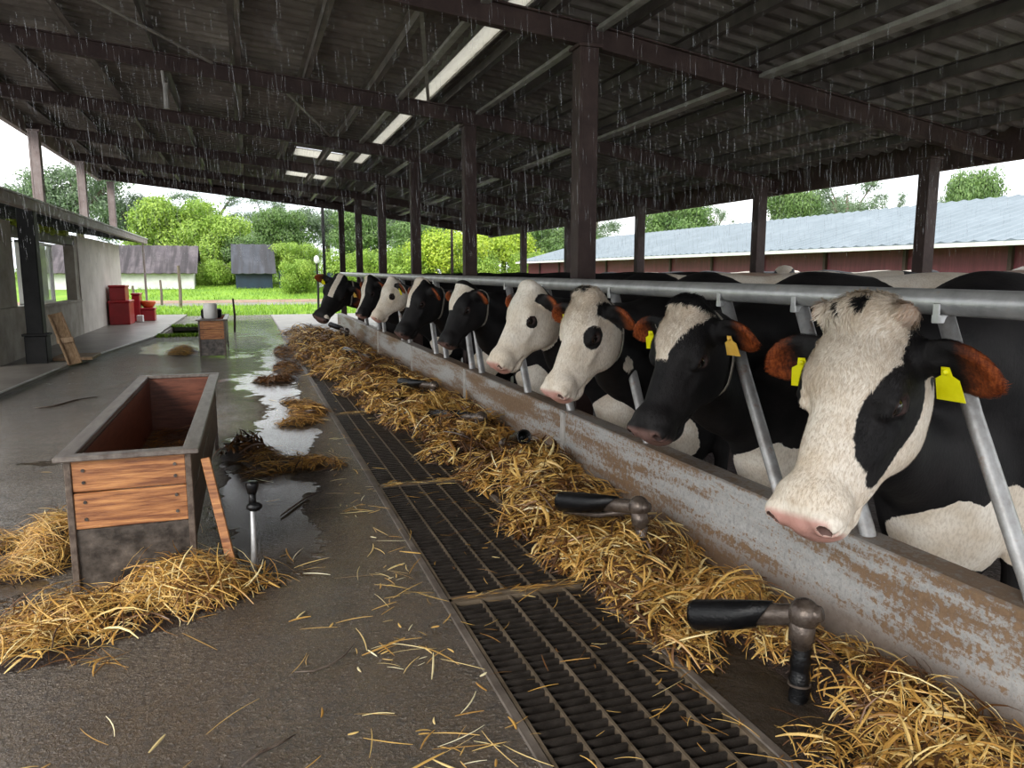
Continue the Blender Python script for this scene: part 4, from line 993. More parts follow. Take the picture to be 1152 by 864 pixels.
# cows standing farther back in the pen
backs = [
 dict(poll=(4.95, 6.15, 1.32), nose=(4.60, 5.75, 1.02), xb=2.9, yb=6.3, yr=6.4, face='stripe', zb=.03, base='white', black=(((.0, 0, 1.0), (.35, .5, .35)), ((1.5, 0, 1.1), (.3, .5, .3))), label='cow deep in the pen, black head with white forehead raised above a long pale back'),
 dict(poll=(4.9, 2.5, 1.15), nose=(4.6, 2.2, .78), xb=3.0, yb=2.8, yr=2.9, face='none', zb=.07, base='white', black=(((.3, 0, 1.0), (.42, .5, .5)),), label='pale-backed cow with a black shoulder in the pen behind the nearest cow'),
 dict(poll=(4.95, 4.0, 1.12), nose=(4.65, 3.7, .75), xb=3.0, yb=4.2, yr=4.3, face='eye_small', zb=.06, base='white', black=(((1.6, 0, 1.0), (.3, .5, .4)),), brown=(((.15, 0, 1.1), (.25, .5, .3)),), label='cow with a red-brown and white back in the pen behind the second cow'),
 dict(poll=(5.0, 8.4, 1.16), nose=(4.7, 8.1, .8), xb=3.0, yb=8.6, yr=8.7, face='none', zb=.03, white=(((.5, 0, 1.2), (.16, .5, .2)), ((1.3, 0, 1.2), (.2, .5, .2))), label='black cow with white back patches deep in the pen near the far eave post'),
 dict(poll=(4.9, 11.3, 1.26), nose=(4.6, 11.0, .92), xb=3.0, yb=11.5, yr=11.6, face='triangle', zb=.02, white=(((.7, 0, 1.2), (.25, .5, .2)),), label='dark cow in the far part of the pen behind the central columns'),
]
for i, P in enumerate(backs):
    P.update(h=.018, H=.05, ear={1: (.2, -.1, .9, .5), -1: (.2, -.1, .9, .5)}, tags=((1, 'yellow', 0, .09),), rusty=1.0)
    make_cow(20 + i, P)

# slanted divider bars with saddle brackets
bars = [(.93, .60), (1.642, 1.33), (2.245, 1.90), (2.704, 2.34), (3.725, 3.37), (4.72, 4.36), (5.50, 5.14), (6.60, 6.30), (6.85, 6.60), (7.85, 7.55), (8.30, 8.0), (9.7, 9.4), (10.1, 9.85), (11.6, 11.3), (12.0, 11.8), (13.3, 13.0)]
bl = ['at the right side of the nearest cow', 'crossing the ear tag side of nearest cow', 'behind the crown of the nearest cow', 'between the nearest and the second cow', 'between the second and third cows', 'between the third and fourth cows', 'behind the fourth cow', 'right of the fifth cow', 'behind the fifth cow', 'right of the sixth cow', 'behind the sixth cow', 'right of the seventh cow', 'behind the seventh cow', 'right of the eighth cow', 'behind the eighth cow', 'beside the farthest cow']
for i, (yt, yb_) in enumerate(bars):
    zt = railz(yt); r = thing('divider_bar', (RX, yt, zt), 'slanted steel divider bar under the rail, ' + bl[i], 'bar', 'slanted bars under the feed rail')
    m = MB(); m.tube([(RX + .0, yt, zt - .045), (RX + .01, yt + (yb_ - yt) * .33, zt - .045 - .26), (RX + .02, yt + (yb_ - yt) * 1.0, .42), (RX + .02, yt + (yb_ - yt) * 1.15, .30)], .021, 14, squash=1.35)
    m.build('tube', 'rusty_galv', r, True)
    m = MB(); m.box(RX - .041, RX - .034, yt - .012, yt + .012, zt - .060, zt - .002, bev=.002); m.box(RX - .040, RX + .01, yt - .016, yt + .016, zt - .060, zt - .034, bev=.003); m.build('bracket', 'galv', r)
m = MB(); m.tube([(2.04, y, .32) for y in (-1, 6, 16)], .022, 10); tag(m.build('lower_rail', 'rusty_galv', smooth=True), 'thin lower rail behind the feed wall', 'rail')
# ------------------------------------------------------------------ straw
def strands(name, base, nrm, dirs, length, width, tone, curl, seed, label=None, segs=4, lift=0.3, gravity=0.5, parent=None, xmax=None):
    r = np.random.default_rng(seed); n = len(base)
    dirs = dirs - nrm * (dirs * nrm).sum(1)[:, None]; dirs /= np.linalg.norm(dirs, axis=1)[:, None] + 1e-9
    side = np.cross(dirs, nrm); P = base - dirs * (length * .5)[:, None]; d = dirs + nrm * (r.random((n, 1)) * lift)
    bend = (r.random((n, 1)) - .5) * curl; pts = []; sides = []
    for k in range(segs + 1):
        pts.append(P.copy()); t = k / segs
        P = P + d * (length / segs)[:, None]
        d = d + side * bend * (1.0 / segs) - nrm * (lift * gravity * 2.0 / segs); d /= np.linalg.norm(d, axis=1)[:, None] + 1e-9
        sides.append(side)
    tw = (r.random((n, 1)) - .5) * 1.2; V = []
    for k in range(segs + 1):
        s_ = sides[k] * np.cos(tw) + nrm * np.sin(tw); w_ = (width * (1 - .55 * abs(2 * k / segs - 1) ** 2))[:, None]
        up_ = np.cross(s_, dirs); V += [pts[k] - s_ * w_, pts[k] + s_ * w_, pts[k] + up_ * w_ * .55]
    V = np.stack(V, 1); nv = V.shape[1]; V = V.reshape(-1, 3); o = (np.arange(n) * nv)[:, None]; F = []
    for k in range(segs):
        for j in range(3): F.append(o + np.array([[k * 3 + j, k * 3 + (j + 1) % 3, k * 3 + 3 + (j + 1) % 3, k * 3 + 3 + j]]))
    F = np.concatenate(F); V[:, 2] = np.maximum(V[:, 2], .0015)
    if xmax: V[:, 0] = np.minimum(V[:, 0], xmax)
    return np_mesh(name, V, F, 'straw', parent, False, {'tone': np.repeat(tone, nv)})
def heap(label, hf, box, n, seed, cat='straw', length=(.06, .20), width=(.0010, .0026), tone=(.3, .95), res=.02, dark=.25, lift=.55, grp=None, core=True, wet=0.0, xmax=None):
    """hf(x, y) -> height; strands sit on that surface"""
    r = np.random.default_rng(seed); x0, x1, y0, y1 = box
    xs = np.arange(x0, x1 + res, res); ys = np.arange(y0, y1 + res, res); X, Y = np.meshgrid(xs, ys, indexing='ij'); Z = hf(X, Y)
    Z2 = Z * .80 + .022 * (fbm(X * 14, Y * 14, seed) - .5) * np.clip(Z / .03, 0, 1) - .004
    root = None
    if core:
        V = np.stack([X, Y, np.maximum(Z2, -.01)], -1).reshape(-1, 3); idd = np.arange(X.size).reshape(X.shape)
        F = np.stack([idd[:-1, :-1], idd[1:, :-1], idd[1:, 1:], idd[:-1, 1:]], -1).reshape(-1, 4); F = F[V[F][:, :, 2].max(1) > .002]
        root = np_mesh('straw_heap', V, F, 'compost', None, True)
    # rejection sampling by height
    px_ = []; 
    while len(px_) < n:
        a = r.random((n * 3, 2)) * (x1 - x0, y1 - y0) + (x0, y0); hh = hf(a[:, 0], a[:, 1]); pr = np.clip(hh / .05, 0, 1) ** .6 * (hh > .004)
        cl = fbm(a[:, 0] * 6, a[:, 1] * 6, seed + 9); pr = pr * np.clip((cl - .28) * 4, .12, 1)
        px_ += list(a[r.random(len(a)) < pr])
    a = np.array(px_[:n]); hh = hf(a[:, 0], a[:, 1]); e = .01
    gx = (hf(a[:, 0] + e, a[:, 1]) - hh) / e; gy = (hf(a[:, 0], a[:, 1] + e) - hh) / e
    nr = np.stack([-gx, -gy, np.ones(n)], 1); nr /= np.linalg.norm(nr, axis=1)[:, None]
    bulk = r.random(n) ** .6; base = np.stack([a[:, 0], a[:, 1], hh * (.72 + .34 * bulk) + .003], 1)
    ang = fbm(a[:, 0] * 4, a[:, 1] * 4, seed + 3) * 9 + r.normal(0, 1.7, n)
    dirs = np.stack([np.cos(ang), np.sin(ang), r.normal(0, .22, n)], 1)
    tn = tone[0] + (tone[1] - tone[0]) * r.random(n) ** .9
    patch = fbm(a[:, 0] * 5, a[:, 1] * 5, seed + 5); dk = (r.random(n) < dark * np.clip((patch - .3) * 5, .2, 2)); tn = np.where(dk, r.random(n) * .25, tn)
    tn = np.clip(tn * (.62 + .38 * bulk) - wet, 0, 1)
    ln = length[0] + (length[1] - length[0]) * r.random(n) ** 1.8; wd = width[0] + (width[1] - width[0]) * r.random(n) ** 2.6
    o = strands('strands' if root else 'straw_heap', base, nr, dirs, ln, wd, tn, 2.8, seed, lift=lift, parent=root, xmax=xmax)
    o['kind'] = 'stuff'; top = root or o
    tag(top, label, cat, grp, 'stuff')
    return top
def gsum(bl, power=1.0):
    def hf(x, y):
        h = 0
        for (cx, cy_, rx, ry, a, *rt) in bl:
            c, s = (math.cos(rt[0]), math.sin(rt[0])) if rt else (1, 0); dx, dy = x - cx, y - cy_
            u = (dx * c + dy * s) / rx; v = (-dx * s + dy * c) / ry; h = h + a * np.exp(-(u * u + v * v) ** 1.3)
        n_ = fbm(x * 5, y * 5, 21); return np.maximum(h * (.55 + .9 * n_) - .008, 0)
    return hf
row = [(1.34, 2.20, .10, .26, .04), (1.36, 1.30, .10, .25, .03), (1.44, 1.0, .13, .3, .045), (1.34, 3.65, .08, .2, .03), (1.40, 3.15, .12, .2, .05), (1.45, 3.9, .1, .2, .05), (1.40, 4.55, .12, .2, .05), (1.66, .9, .16, .7, .07), (1.70, 1.55, .13, .35, .075), (1.64, 1.95, .10, .2, .05), (1.64, 2.25, .14, .22, .09), (1.42, 2.62, .14, .22, .11), (1.62, 2.85, .17, .22, .10), (1.30, 2.95, .13, .16, .06), (1.68, 3.3, .12, .2, .05),
       (1.62, 3.68, .16, .22, .13), (1.42, 3.50, .16, .16, .07), (1.25, 3.35, .12, .12, .04), (1.60, 4.12, .20, .20, .17), (1.36, 4.18, .14, .20, .11), (1.66, 4.55, .12, .2, .06), (1.30, 4.90, .18, .15, .10), (1.56, 5.0, .18, .16, .11),
       (1.62, 5.55, .20, .28, .15), (1.36, 5.55, .15, .2, .07), (1.28, 6.15, .20, .32, .12), (1.58, 6.4, .24, .3, .16), (1.2, 7.0, .2, .35, .10), (1.5, 7.3, .28, .4, .17), (1.15, 8.1, .24, .4, .12), (1.5, 8.3, .28, .4, .15), (1.4, 9.2, .32, .45, .16),
       (1.05, 9.7, .26, .5, .12), (1.4, 10.4, .36, .7, .16), (1.0, 11.3, .3, .7, .13), (1.35, 12.2, .4, .8, .16), (1.0, 13.3, .32, .9, .13), (1.35, 14.2, .4, .9, .15), (1.1, 15.8, .4, .8, .13)]
def rowh(x, y):
    h = gsum(row)(x, y); return h * np.clip((1.85 - x) / .05, 0, 1) ** .3
segs_ = [(.2, 2.15, 5600, 'straw bedding along the feed wall at the bottom right corner, around the nearest bent pipe'),
         (2.15, 3.25, 5600, 'straw heap against the feed wall around the second bent pipe'),
         (3.25, 4.72, 6500, 'straw heap spilling over the grate below the third cow'),
         (4.72, 6.4, 6000, 'straw heap beside the grate below the fourth and fifth cows'),
         (6.4, 9.4, 6500, 'straw heap along the feed wall below the sixth and seventh cows'),
         (9.4, 17.0, 7000, 'farthest straw heap spread wide at the end of the feed wall')]
for i, (a, b, n, lab) in enumerate(segs_):
    big = 1 + i * .18
    def hfx(x, y, a=a, b=b): return rowh(x, y) * (y >= a) * (y < b)
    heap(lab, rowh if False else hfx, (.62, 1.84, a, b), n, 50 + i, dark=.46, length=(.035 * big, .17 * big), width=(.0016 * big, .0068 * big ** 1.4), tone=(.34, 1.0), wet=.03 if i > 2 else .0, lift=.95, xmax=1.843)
# heaps on the wet lane
heap('golden straw heap on the floor in front of the near trough', gsum([(-.30, 3.06, .19, .13, .13), (-.55, 2.90, .24, .10, .06, -.3), (-.72, 2.72, .20, .08, .035), (-.05, 3.08, .16, .05, .03, .2), (-.82, 2.95, .16, .08, .03), (-.50, 2.58, .22, .035, .014)]), (-1.15, .30, 2.4, 3.4), 2600, 70, dark=.16, length=(.07, .24), width=(.0016, .0046), tone=(.36, 1.0), wet=.0, lift=.9)
heap('straw heap against the left side of the near trough', gsum([(-.88, 3.78, .11, .24, .14), (-.98, 4.15, .09, .2, .05), (-1.08, 3.50, .16, .08, .03)]), (-1.4, -.74, 3.3, 4.8), 1300, 71, dark=.15, length=(.08, .22), tone=(.38, .92), lift=.6)
heap('flat straw heap at the left edge of the picture', gsum([(-1.30, 3.95, .24, .17, .06), (-1.6, 4.0, .25, .2, .07)]), (-2.0, -.95, 3.6, 4.4), 1500, 72, dark=.15, length=(.08, .22), tone=(.38, .92), lift=.6)
heap('wet brown straw heap right of the near trough', gsum([(.20, 5.05, .22, .15, .045), (.05, 5.3, .14, .16, .04), (.46, 4.95, .12, .12, .03), (.0, 4.85, .12, .1, .015)]), (-.2, .66, 4.5, 6.1), 1100, 73, dark=.30, length=(.05, .19), width=(.0016, .0055), tone=(.28, .88), wet=.08)
heap('small damp straw heap beside the grating edge', gsum([(.46, 7.0, .15, .30, .05), (.36, 6.5, .18, .14, .03), (.38, 7.6, .12, .18, .03)]), (.05, .67, 6.1, 8.1), 950, 74, dark=.3, length=(.06, .22), width=(.002, .007), tone=(.28, .88), wet=.08)
heap('scattered brown straw patch on the far wet lane', gsum([(.45, 10.4, .16, .7, .05), (.50, 12.5, .13, .9, .05), (.40, 9.3, .13, .3, .04)]), (.1, .67, 8.8, 14), 800, 75, dark=.5, length=(.08, .24), width=(.003, .009), tone=(.15, .6), wet=.05)
heap('small straw heap to the left of the distant trough', gsum([(-.98, 13.0, .2, .3, .09)]), (-1.4, -.78, 12.3, 13.7), 500, 76, dark=.1, length=(.1, .25), width=(.002, .005), tone=(.4, .9))
heap('thin layer of straw lying inside the near trough', lambda x, y: .17 + .05 * fbm(x * 4, y * 4, 5) * (1 + 0 * x) + 0 * y, (-.65, -.30, 3.6, 5.6), 1500, 77, dark=.45, length=(.04, .14), tone=(.25, .8), core=False, wet=.05, lift=.3)
# dark leaf litter clumps and loose pieces
def clump(label, cx, cy_, rx, ry, h, n, seed, mat='compost', tonew=(.0, .15)):
    r = np.random.default_rng(seed)
    a = heap(label, gsum([(cx, cy_, rx, ry, h)]), (cx - rx * 1.6, cx + rx * 1.6, cy_ - ry * 1.6, cy_ + ry * 1.6), n, seed, cat='litter', dark=.6, tone=tonew, length=(.05, .16), width=(.004, .014), lift=1.2)
    return a
clump('dark clump of rotten leaves standing up right of the near trough', -.07, 5.45, .12, .12, .13, 260, 90, tonew=(.0, .22))
clump('dark brown flattened leaf debris on the wet lane', .22, 9.2, .22, .14, .04, 300, 91, tonew=(.05, .3))
# loose stalks on the lane
r = np.random.default_rng(5); A = []
def scatter(n, x0, x1, y0, y1): A.append(np.stack([x0 + (x1 - x0) * r.random(n), y0 + (y1 - y0) * r.random(n)], 1))
scatter(60, .42, .66, 1.2, 4.5); scatter(40, .1, .66, 1.4, 3.2); scatter(26, -.6, .2, 1.4, 3.2); scatter(30, -1.4, .6, 3, 8); scatter(35, .45, .66, 4.4, 9)
for (cx, cy_, n) in ((-.22, 1.78, 20), (.40, 2.35, 12), (.52, 3.05, 10), (.46, 1.75, 12), (.47, 2.85, 8), (.5, 4.0, 10), (.30, 2.0, 5), (.15, 3.3, 5)):
    A.append(np.stack([r.normal(cx, .05, n), r.normal(cy_, .06, n)], 1))
A = np.concatenate(A); A = A[(A[:, 0] < .66)]; n = len(A)
an = r.random(n) * PI; base = np.stack([A[:, 0], A[:, 1], np.full(n, .006)], 1)
o = strands('loose_straw', base, np.tile((0, 0, 1.0), (n, 1)), np.stack([np.cos(an), np.sin(an), 0 * an], 1), .03 + .16 * r.random(n) ** 2, .0014 + .0036 * r.random(n) ** 2, .45 + .54 * r.random(n), 1.2, 6, lift=.12)
tag(o, 'loose straw stalks scattered over the brown wet lane', 'straw', None, 'stuff')
B_ = []
for (y0, y1, n) in ((0.8, 2.6, 120), (2.6, 4.4, 110), (4.4, 9, 120)):
    B_.append(np.stack([GX1 - (GX1 - GX0) * r.random(n) ** 2.2, y0 + (y1 - y0) * r.random(n)], 1))
for y in (2.69, 4.37, 6.83, 10.5): B_.append(np.stack([GX0 + .05 + .5 * r.random(60), r.normal(y, .02, 60)], 1))
B_ = np.concatenate(B_); n = len(B_); an = np.where(np.arange(n) > 350, r.normal(0, .25, n), r.random(n) * PI)
o = strands('loose_straw', np.stack([B_[:, 0], B_[:, 1], np.full(n, .008)], 1), np.tile((0, 0, 1.0), (n, 1)), np.stack([np.cos(an), np.sin(an), 0 * an], 1), .03 + .12 * r.random(n) ** 2, .0010 + .0018 * r.random(n) ** 2, .15 + .75 * r.random(n), 1.6, 8, lift=.12)
tag(o, 'loose straw stalks lying on the drain grates and in their seams', 'straw', None, 'stuff')
# dark twigs
def floorpt(x, y, z=0):
    q = ray(x, y); return Vector((0, 0, H)) + q * ((z - H) / q.z)
def twig(pts, rad, label, zz=.008):
    P_ = [floorpt(x, y, zz) for x, y in pts]; m = MB(); m.tube(P_, [rad * .6] + [rad] * (len(P_) - 2) + [rad * .4], 6); return tag(m.build('twig', 'wood_dark', smooth=True), label, 'twig', 'dark twigs on the lane')
twig([(331, 756), (352, 755), (372, 748), (388, 737), (399, 724)], .0032, 'curved dark twig alone in the middle of the lane')
twig([(272, 862), (290, 848), (312, 838), (333, 826)], .004, 'straight dark twig among loose stalks at the bottom edge')
twig([(316, 580), (330, 570), (344, 560), (362, 553)], .006, 'dark twig beside the standing metal rod')
twig([(38, 459), (60, 457), (85, 450), (110, 446)], .008, 'long dark twig on the lane left of the near trough')

# ------------------------------------------------------------------ bent pipes with black sleeves
def bent_pipe(Pa, Pb, Pc, label, s=1.0, tape=True, second=False, worn=True):
    """Pa sleeve end, Pb elbow, Pc foot"""
    Pa, Pb, Pc = Vector(Pa), Vector(Pb), Vector(Pc); r = thing('bent_pipe', Pc, label, 'pipe', None)
    d = (Pb - Pa); L = d.length; dn = d.normalized(); e = (Pc - Pb).normalized()
    R_ = .047 * s
    m = MB(); n = 28; rings = []; up_ = Vector((0, 0, 1)); up_ = (up_ - dn * up_.dot(dn)).normalized(); sd_ = dn.cross(up_)
    V = []; Fc = []
    for k in range(n):          # sleeve: mouth cut square, far edge cut oblique
        a = 2 * PI * k / n; o1 = (up_ * math.sin(a) + sd_ * math.cos(a))
        cut = L * (.66 + .10 * math.sin(a))
        V += [Pa + o1 * R_ * 1.0, Pa + dn * .012 + o1 * R_ * 1.04, Pa + dn * cut * .6 + o1 * R_ * .97, Pa + dn * cut + o1 * R_ * .84, Pa + dn * cut + o1 * R_ * .74, Pa + o1 * R_ * .84, Pa + dn * L * .18 + o1 * R_ * .80]
    q = 7
    for k in range(n):
        k2 = (k + 1) % n
        for (a, b) in ((0, 1), (1, 2), (2, 3), (3, 4)): Fc.append((k * q + a, k * q + b, k2 * q + b, k2 * q + a))
        Fc.append((k * q + 5, k * q + 0, k2 * q + 0, k2 * q + 5)); Fc.append((k * q + 6, k * q + 5, k2 * q + 5, k2 * q + 6))
    Fc.append(tuple(k * q + 6 for k in range(n)))
    m.add(V, Fc); sl_ = m.build('sleeve', 'black_rubber', r, True)
    if worn: m = MB(); m.tube([Pa - dn * .001, Pa + dn * .006], [R_ * .90, R_ * .88], 24); m.build('worn_end', 'galv', sl_)
    m = MB(); m.tube([Pa + dn * L * .45, Pa + dn * L * .75, Pa + dn * L * .93, Pb + dn * .012], [R_ * .66, R_ * .70, R_ * .66, R_ * .78], 18)
    m.sphere(Pb + dn * .004, (R_ * .98, R_ * .98, R_ * 1.02), 20, 14)
    m.tube([Pb + dn * R_ * .5, Pb + dn * R_ * 1.18], [R_ * .7, R_ * .45], 16)
    m.tube([Pb, Pb + e * .05 * s, Pb + e * .075 * s, Pb + e * .08 * s, Pb + e * .10 * s], [R_ * .8, R_ * .78, R_ * .80, R_ * .62, R_ * .6], 18)
    m.build('elbow', 'elbow', r, True)
    m = MB(); H_ = (Pc - Pb).length; ns = 14; pts = [Pb + e * (.085 * s + (H_ - .085 * s) * k / ns) + Vector((math.sin(k * 1.7) * .0025, math.cos(k * 1.3) * .0025, 0)) for k in range(ns + 1)]
    m.tube(pts, [R_ * (.60 + .05 * math.sin(k * 2.4)) for k in range(ns + 1)], 16); m.build('leg', 'black_rubber' if tape else 'elbow', r, True)
    if tape:
        m = MB(); p = Pb + e * H_ * .62; m.tube([p, p + e * .006], R_ * .70, 16); m.build('band', 'elbow', r)
    if second:
        m = MB(); o1 = Vector((0, 0, -R_ * 1.05)); m.tube([Pa + dn * .02 + o1, Pa + dn * L * .5 + o1 * 1.08, Pb + o1 * .4 - dn * .02], [R_ * .22, R_ * .26, R_ * .3], 10); m.build('side_rod', 'elbow', r, True)
    return r
def pt(x, y, X): return atx(x, y, X)
bent_pipe(pt(781, 692, 1.32), pt(903, 691, 1.50), pt(897, 815, 1.48), 'nearest bent pipe, thick black sleeve and black taped leg stuck in the straw', 1.02)
bent_pipe(pt(631, 564, 1.36), pt(718, 570, 1.56), pt(727, 640, 1.56), 'second bent pipe, black sleeve on a rusty leg stuck in the straw', 1.0, tape=False, second=True)
bent_pipe(pt(481, 466, 1.36), pt(541, 470, 1.58), pt(536, 492, 1.58), 'third bent pipe, black sleeve lying on straw below the fourth cow', 1.0, tape=False)
bent_pipe(pt(451, 430, 1.36), pt(488, 434, 1.56), pt(488, 445, 1.56), 'fourth bent pipe, short black sleeve half buried below the fifth cow', .95, tape=False)
bent_pipe(pt(388, 394, 1.26), pt(414, 402, 1.46), pt(414, 408, 1.46), 'fifth bent pipe, black sleeve sunk in straw below the seventh cow', 1.0, tape=False)
bent_pipe(pt(372, 365, 1.30), pt(390, 372, 1.50), pt(390, 377, 1.50), 'farthest bent pipe, dark sleeve at the muzzle of the last cow', 1.0, tape=False)
bent_pipe(pt(590, 491, 1.50), pt(568, 500, 1.56), pt(568, 510, 1.56), 'short black pipe stub in the straw heap below the third cow', .9, tape=False, worn=False)
# standing rod beside the near trough
r_ = thing('standing_rod', (-.03, 3.18, 0), 'upright metal rod with black cap and knob standing right of the near trough', 'rod')
bx_, by_ = -.032, 3.18
m = MB(); m.tube([(bx_, by_, 0), (bx_ + .008, by_, .12), (bx_ + .012, by_, .34)], [.013, .011, .010], 12); m.build('shaft', 'galv', r_, True)
m = MB(); m.tube([(bx_ + .012, by_, .36), (bx_ + .013, by_, .385), (bx_ + .013, by_, .40), (bx_ + .013, by_, .41)], [.018, .024, .026, .022], 16); m.tube([(bx_ + .012, by_, .30), (bx_ + .012, by_, .37)], .015, 12); m.build('cap', 'black_rubber', r_, True)
m = MB(); m.sphere((bx_ + .018, by_ - .005, .305), (.032, .024, .020), 14, 10); m.build('knob', 'black_rubber', r_, True)
m = MB(); m.tube([(bx_, by_, 0), (bx_, by_, .012)], [.028, .022], 14); m.build('foot', 'black_rubber', r_, True)

# ------------------------------------------------------------------ sheds and houses
def gable(name, label, x0, x1, y0, y1, zw, zt, wall, roof, ridge='y', zwtop=None, over=.5):
    r = thing(name, ((x0 + x1) / 2, (y0 + y1) / 2, 0), label, 'building')
    m = MB(); m.box(x0, x1, y0, y1, -.1, zw)
    xm, ym = (x0 + x1) / 2, (y0 + y1) / 2
    if ridge == 'y':
        for y in (y0, y1): m.add([(x0, y, zw), (x1, y, zw), (xm, y, zt)], [(0, 1, 2)])
    else:
        for x in (x0, x1): m.add([(x, y0, zw), (x, y1, zw), (x, ym, zt)], [(0, 1, 2)])
    m.build('wall', wall, r)
    m = MB(); V = []; F = []
    def slope(A, B, C, D, n):   # A->B eave, D->C ridge, corrugation across
        A, B, C, D = map(Vector, (A, B, C, D)); V0 = len(m.v); nn = (B - A).cross(D - A).normalized(); nn = nn if nn.z > 0 else -nn; vs_ = []
        for i in range(n + 1):
            t = i / n; hh = nn * (.035 if i % 3 == 0 else 0)
            vs_ += [A.lerp(B, t) + hh, D.lerp(C, t) + hh, A.lerp(B, t) + hh - nn * .04, D.lerp(C, t) + hh - nn * .04]
        fs_ = []
        for i in range(n): a = i * 4; fs_ += [(a, a + 4, a + 5, a + 1), (a + 2, a + 3, a + 7, a + 6), (a, a + 2, a + 6, a + 4)]
        m.add(vs_, fs_)
    ze = zw - over * (zt - zw) / ((x1 - x0) / 2 if ridge == 'y' else (y1 - y0) / 2)
    if ridge == 'y':
        n = int((y1 - y0) / .12); slope((x0 - over, y0 - .2, ze), (x0 - over, y1 + .2, ze), (xm, y1 + .2, zt), (xm, y0 - .2, zt), n); slope((x1 + over, y0 - .2, ze), (x1 + over, y1 + .2, ze), (xm, y1 + .2, zt), (xm, y0 - .2, zt), n)
    else:
        n = int((x1 - x0) / .15); slope((x0 - .2, y0 - over, ze), (x1 + .2, y0 - over, ze), (x1 + .2, ym, zt), (x0 - .2, ym, zt), n); slope((x0 - .2, y1 + over, ze), (x1 + .2, y1 + over, ze), (x1 + .2, ym, zt), (x0 - .2, ym, zt), n)
    m.build('roof', roof, r)
    return r
sr = gable('long_shed', 'long neighbouring shed with blue-grey metal roof and maroon wall on the right', 13.4, 22.0, 4.0, 36.0, 1.98, 3.12, 'maroon', 'shed_roof', 'y', over=.5)
for y in np.arange(5.5, 35, 2.4):
    m = MB(); m.box(13.33, 13.4, y, y + .08, -.05, 1.92); m.build('batten', 'steel', sr)
m = MB(); m.box(12.78, 12.88, 3.6, 36.2, 1.75, 1.83); m.build('gutter', 'white', sr)
# pen backing: low maroon boarding behind the pen
m = MB(); m.box(9.0, 9.08, 3.0, 19.5, -.1, 1.18); tag(m.build('pen_fence', 'maroon'), 'low maroon boarded fence behind the cow pen', 'fence')
gable('white_hut', 'long low white hut with weathered grey corrugated roof across the field', -9.6, -2.65, 44.0, 48.5, 1.50, 2.78, 'white', 'hut_roof', 'x', over=.4)
gable('dark_roof_cabin', 'small cabin with dark slate-grey roof left of the round pale tree', -.55, 1.35, 44.0, 48.0, 1.5, 2.9, 'blue', 'slate', 'x', over=.35)
gable('white_shack', 'tiny white shack beside the dark roofed cabin', -1.55, -.75, 46.0, 47.0, 1.4, 1.8, 'white', 'white', 'y', over=.05)
m = MB()
for i in range(8): 
    x = 1.7 + i * .16; m.box(x, x + .16, 44.0, 44.05 + .05 * (i % 2), .45, 1.45 - .02 * i)
tag(m.build('tarp', 'blue'), 'dark blue tarpaulin hung beside the dark roofed cabin', 'tarp')
for i, (x, mt, z) in enumerate(((3.4, 'teal', .9), (3.75, 'white', .7), (4.2, 'blue', .8), (4.6, 'teal', .6))):
    m = MB(); V = [(x + .10 * k, 43.0 + .03 * math.sin(k * 2), zz) for k in range(4) for zz in (.5 + .03 * k, z + .5)]; V += [(a, b + .03, c) for a, b, c in V]
    F = [(2 * k, 2 * k + 2, 2 * k + 3, 2 * k + 1) for k in range(3)] + [(8 + 2 * k, 9 + 2 * k, 11 + 2 * k, 10 + 2 * k) for k in range(3)] + [(1, 3, 11, 9), (3, 5, 13, 11), (5, 7, 15, 13)]
    m.add(V, F); tag(m.build('hanging_cloth', mt), ['teal cloth hanging in the yard beneath the round pale tree', 'white cloth hanging in the yard beneath the round pale tree', 'blue cloth hanging in the yard beneath the round pale tree', 'small teal cloth hanging rightmost beneath the round pale tree'][i], 'cloth')

# ------------------------------------------------------------------ trees
def crown(seed, nb, R_, n, leaf, flat=.8, airy=0.0):
    r = np.random.default_rng(seed); cs = []
    for k in range(nb):
        a = r.random() * 2 * PI; rad = R_ * .68 * math.sqrt(r.random()); z = r.uniform(-.5, .62) * R_ * flat
        cs.append((rad * math.cos(a), rad * math.sin(a), z, R_ * r.uniform(.16, .38)))
    cs = np.array(cs); w_ = cs[:, 3] ** 2; ids = r.choice(nb, n, p=w_ / w_.sum()); d = r.normal(size=(n, 3)); d /= np.linalg.norm(d, axis=1)[:, None]
    rr = cs[ids, 3] * (1 - (.45 + airy) * r.random(n) ** 2.0 + .15 * r.normal(size=n) * (1 + airy)); C = cs[ids, :3] + d * rr[:, None] * (1, 1, .8)
    nr = d + r.normal(0, .55, (n, 3)); nr /= np.linalg.norm(nr, axis=1)[:, None]; t1 = np.cross(nr, r.normal(size=(n, 3))); t1 /= np.linalg.norm(t1, axis=1)[:, None]; t2 = np.cross(nr, t1)
    s_ = leaf * (.6 + .8 * r.random(n))[:, None]
    V = np.stack([C - t1 * s_, C + t2 * s_ * .45 - nr * s_ * .1, C + t1 * s_, C - t2 * s_ * .45 - nr * s_ * .1], 1).reshape(-1, 3); F = np.arange(n * 4).reshape(-1, 4)
    tone = np.clip(.30 + .25 * r.random(n) + .45 * (cs[ids, 3] / R_ - .16) / .2 * r.random(n) + .2 * vnoise(C[:, 0] * 1.1 / leaf * .1, C[:, 1] + C[:, 2], seed), 0, 1)
    return V, F, np.repeat(tone, 4), cs
PROT = {}
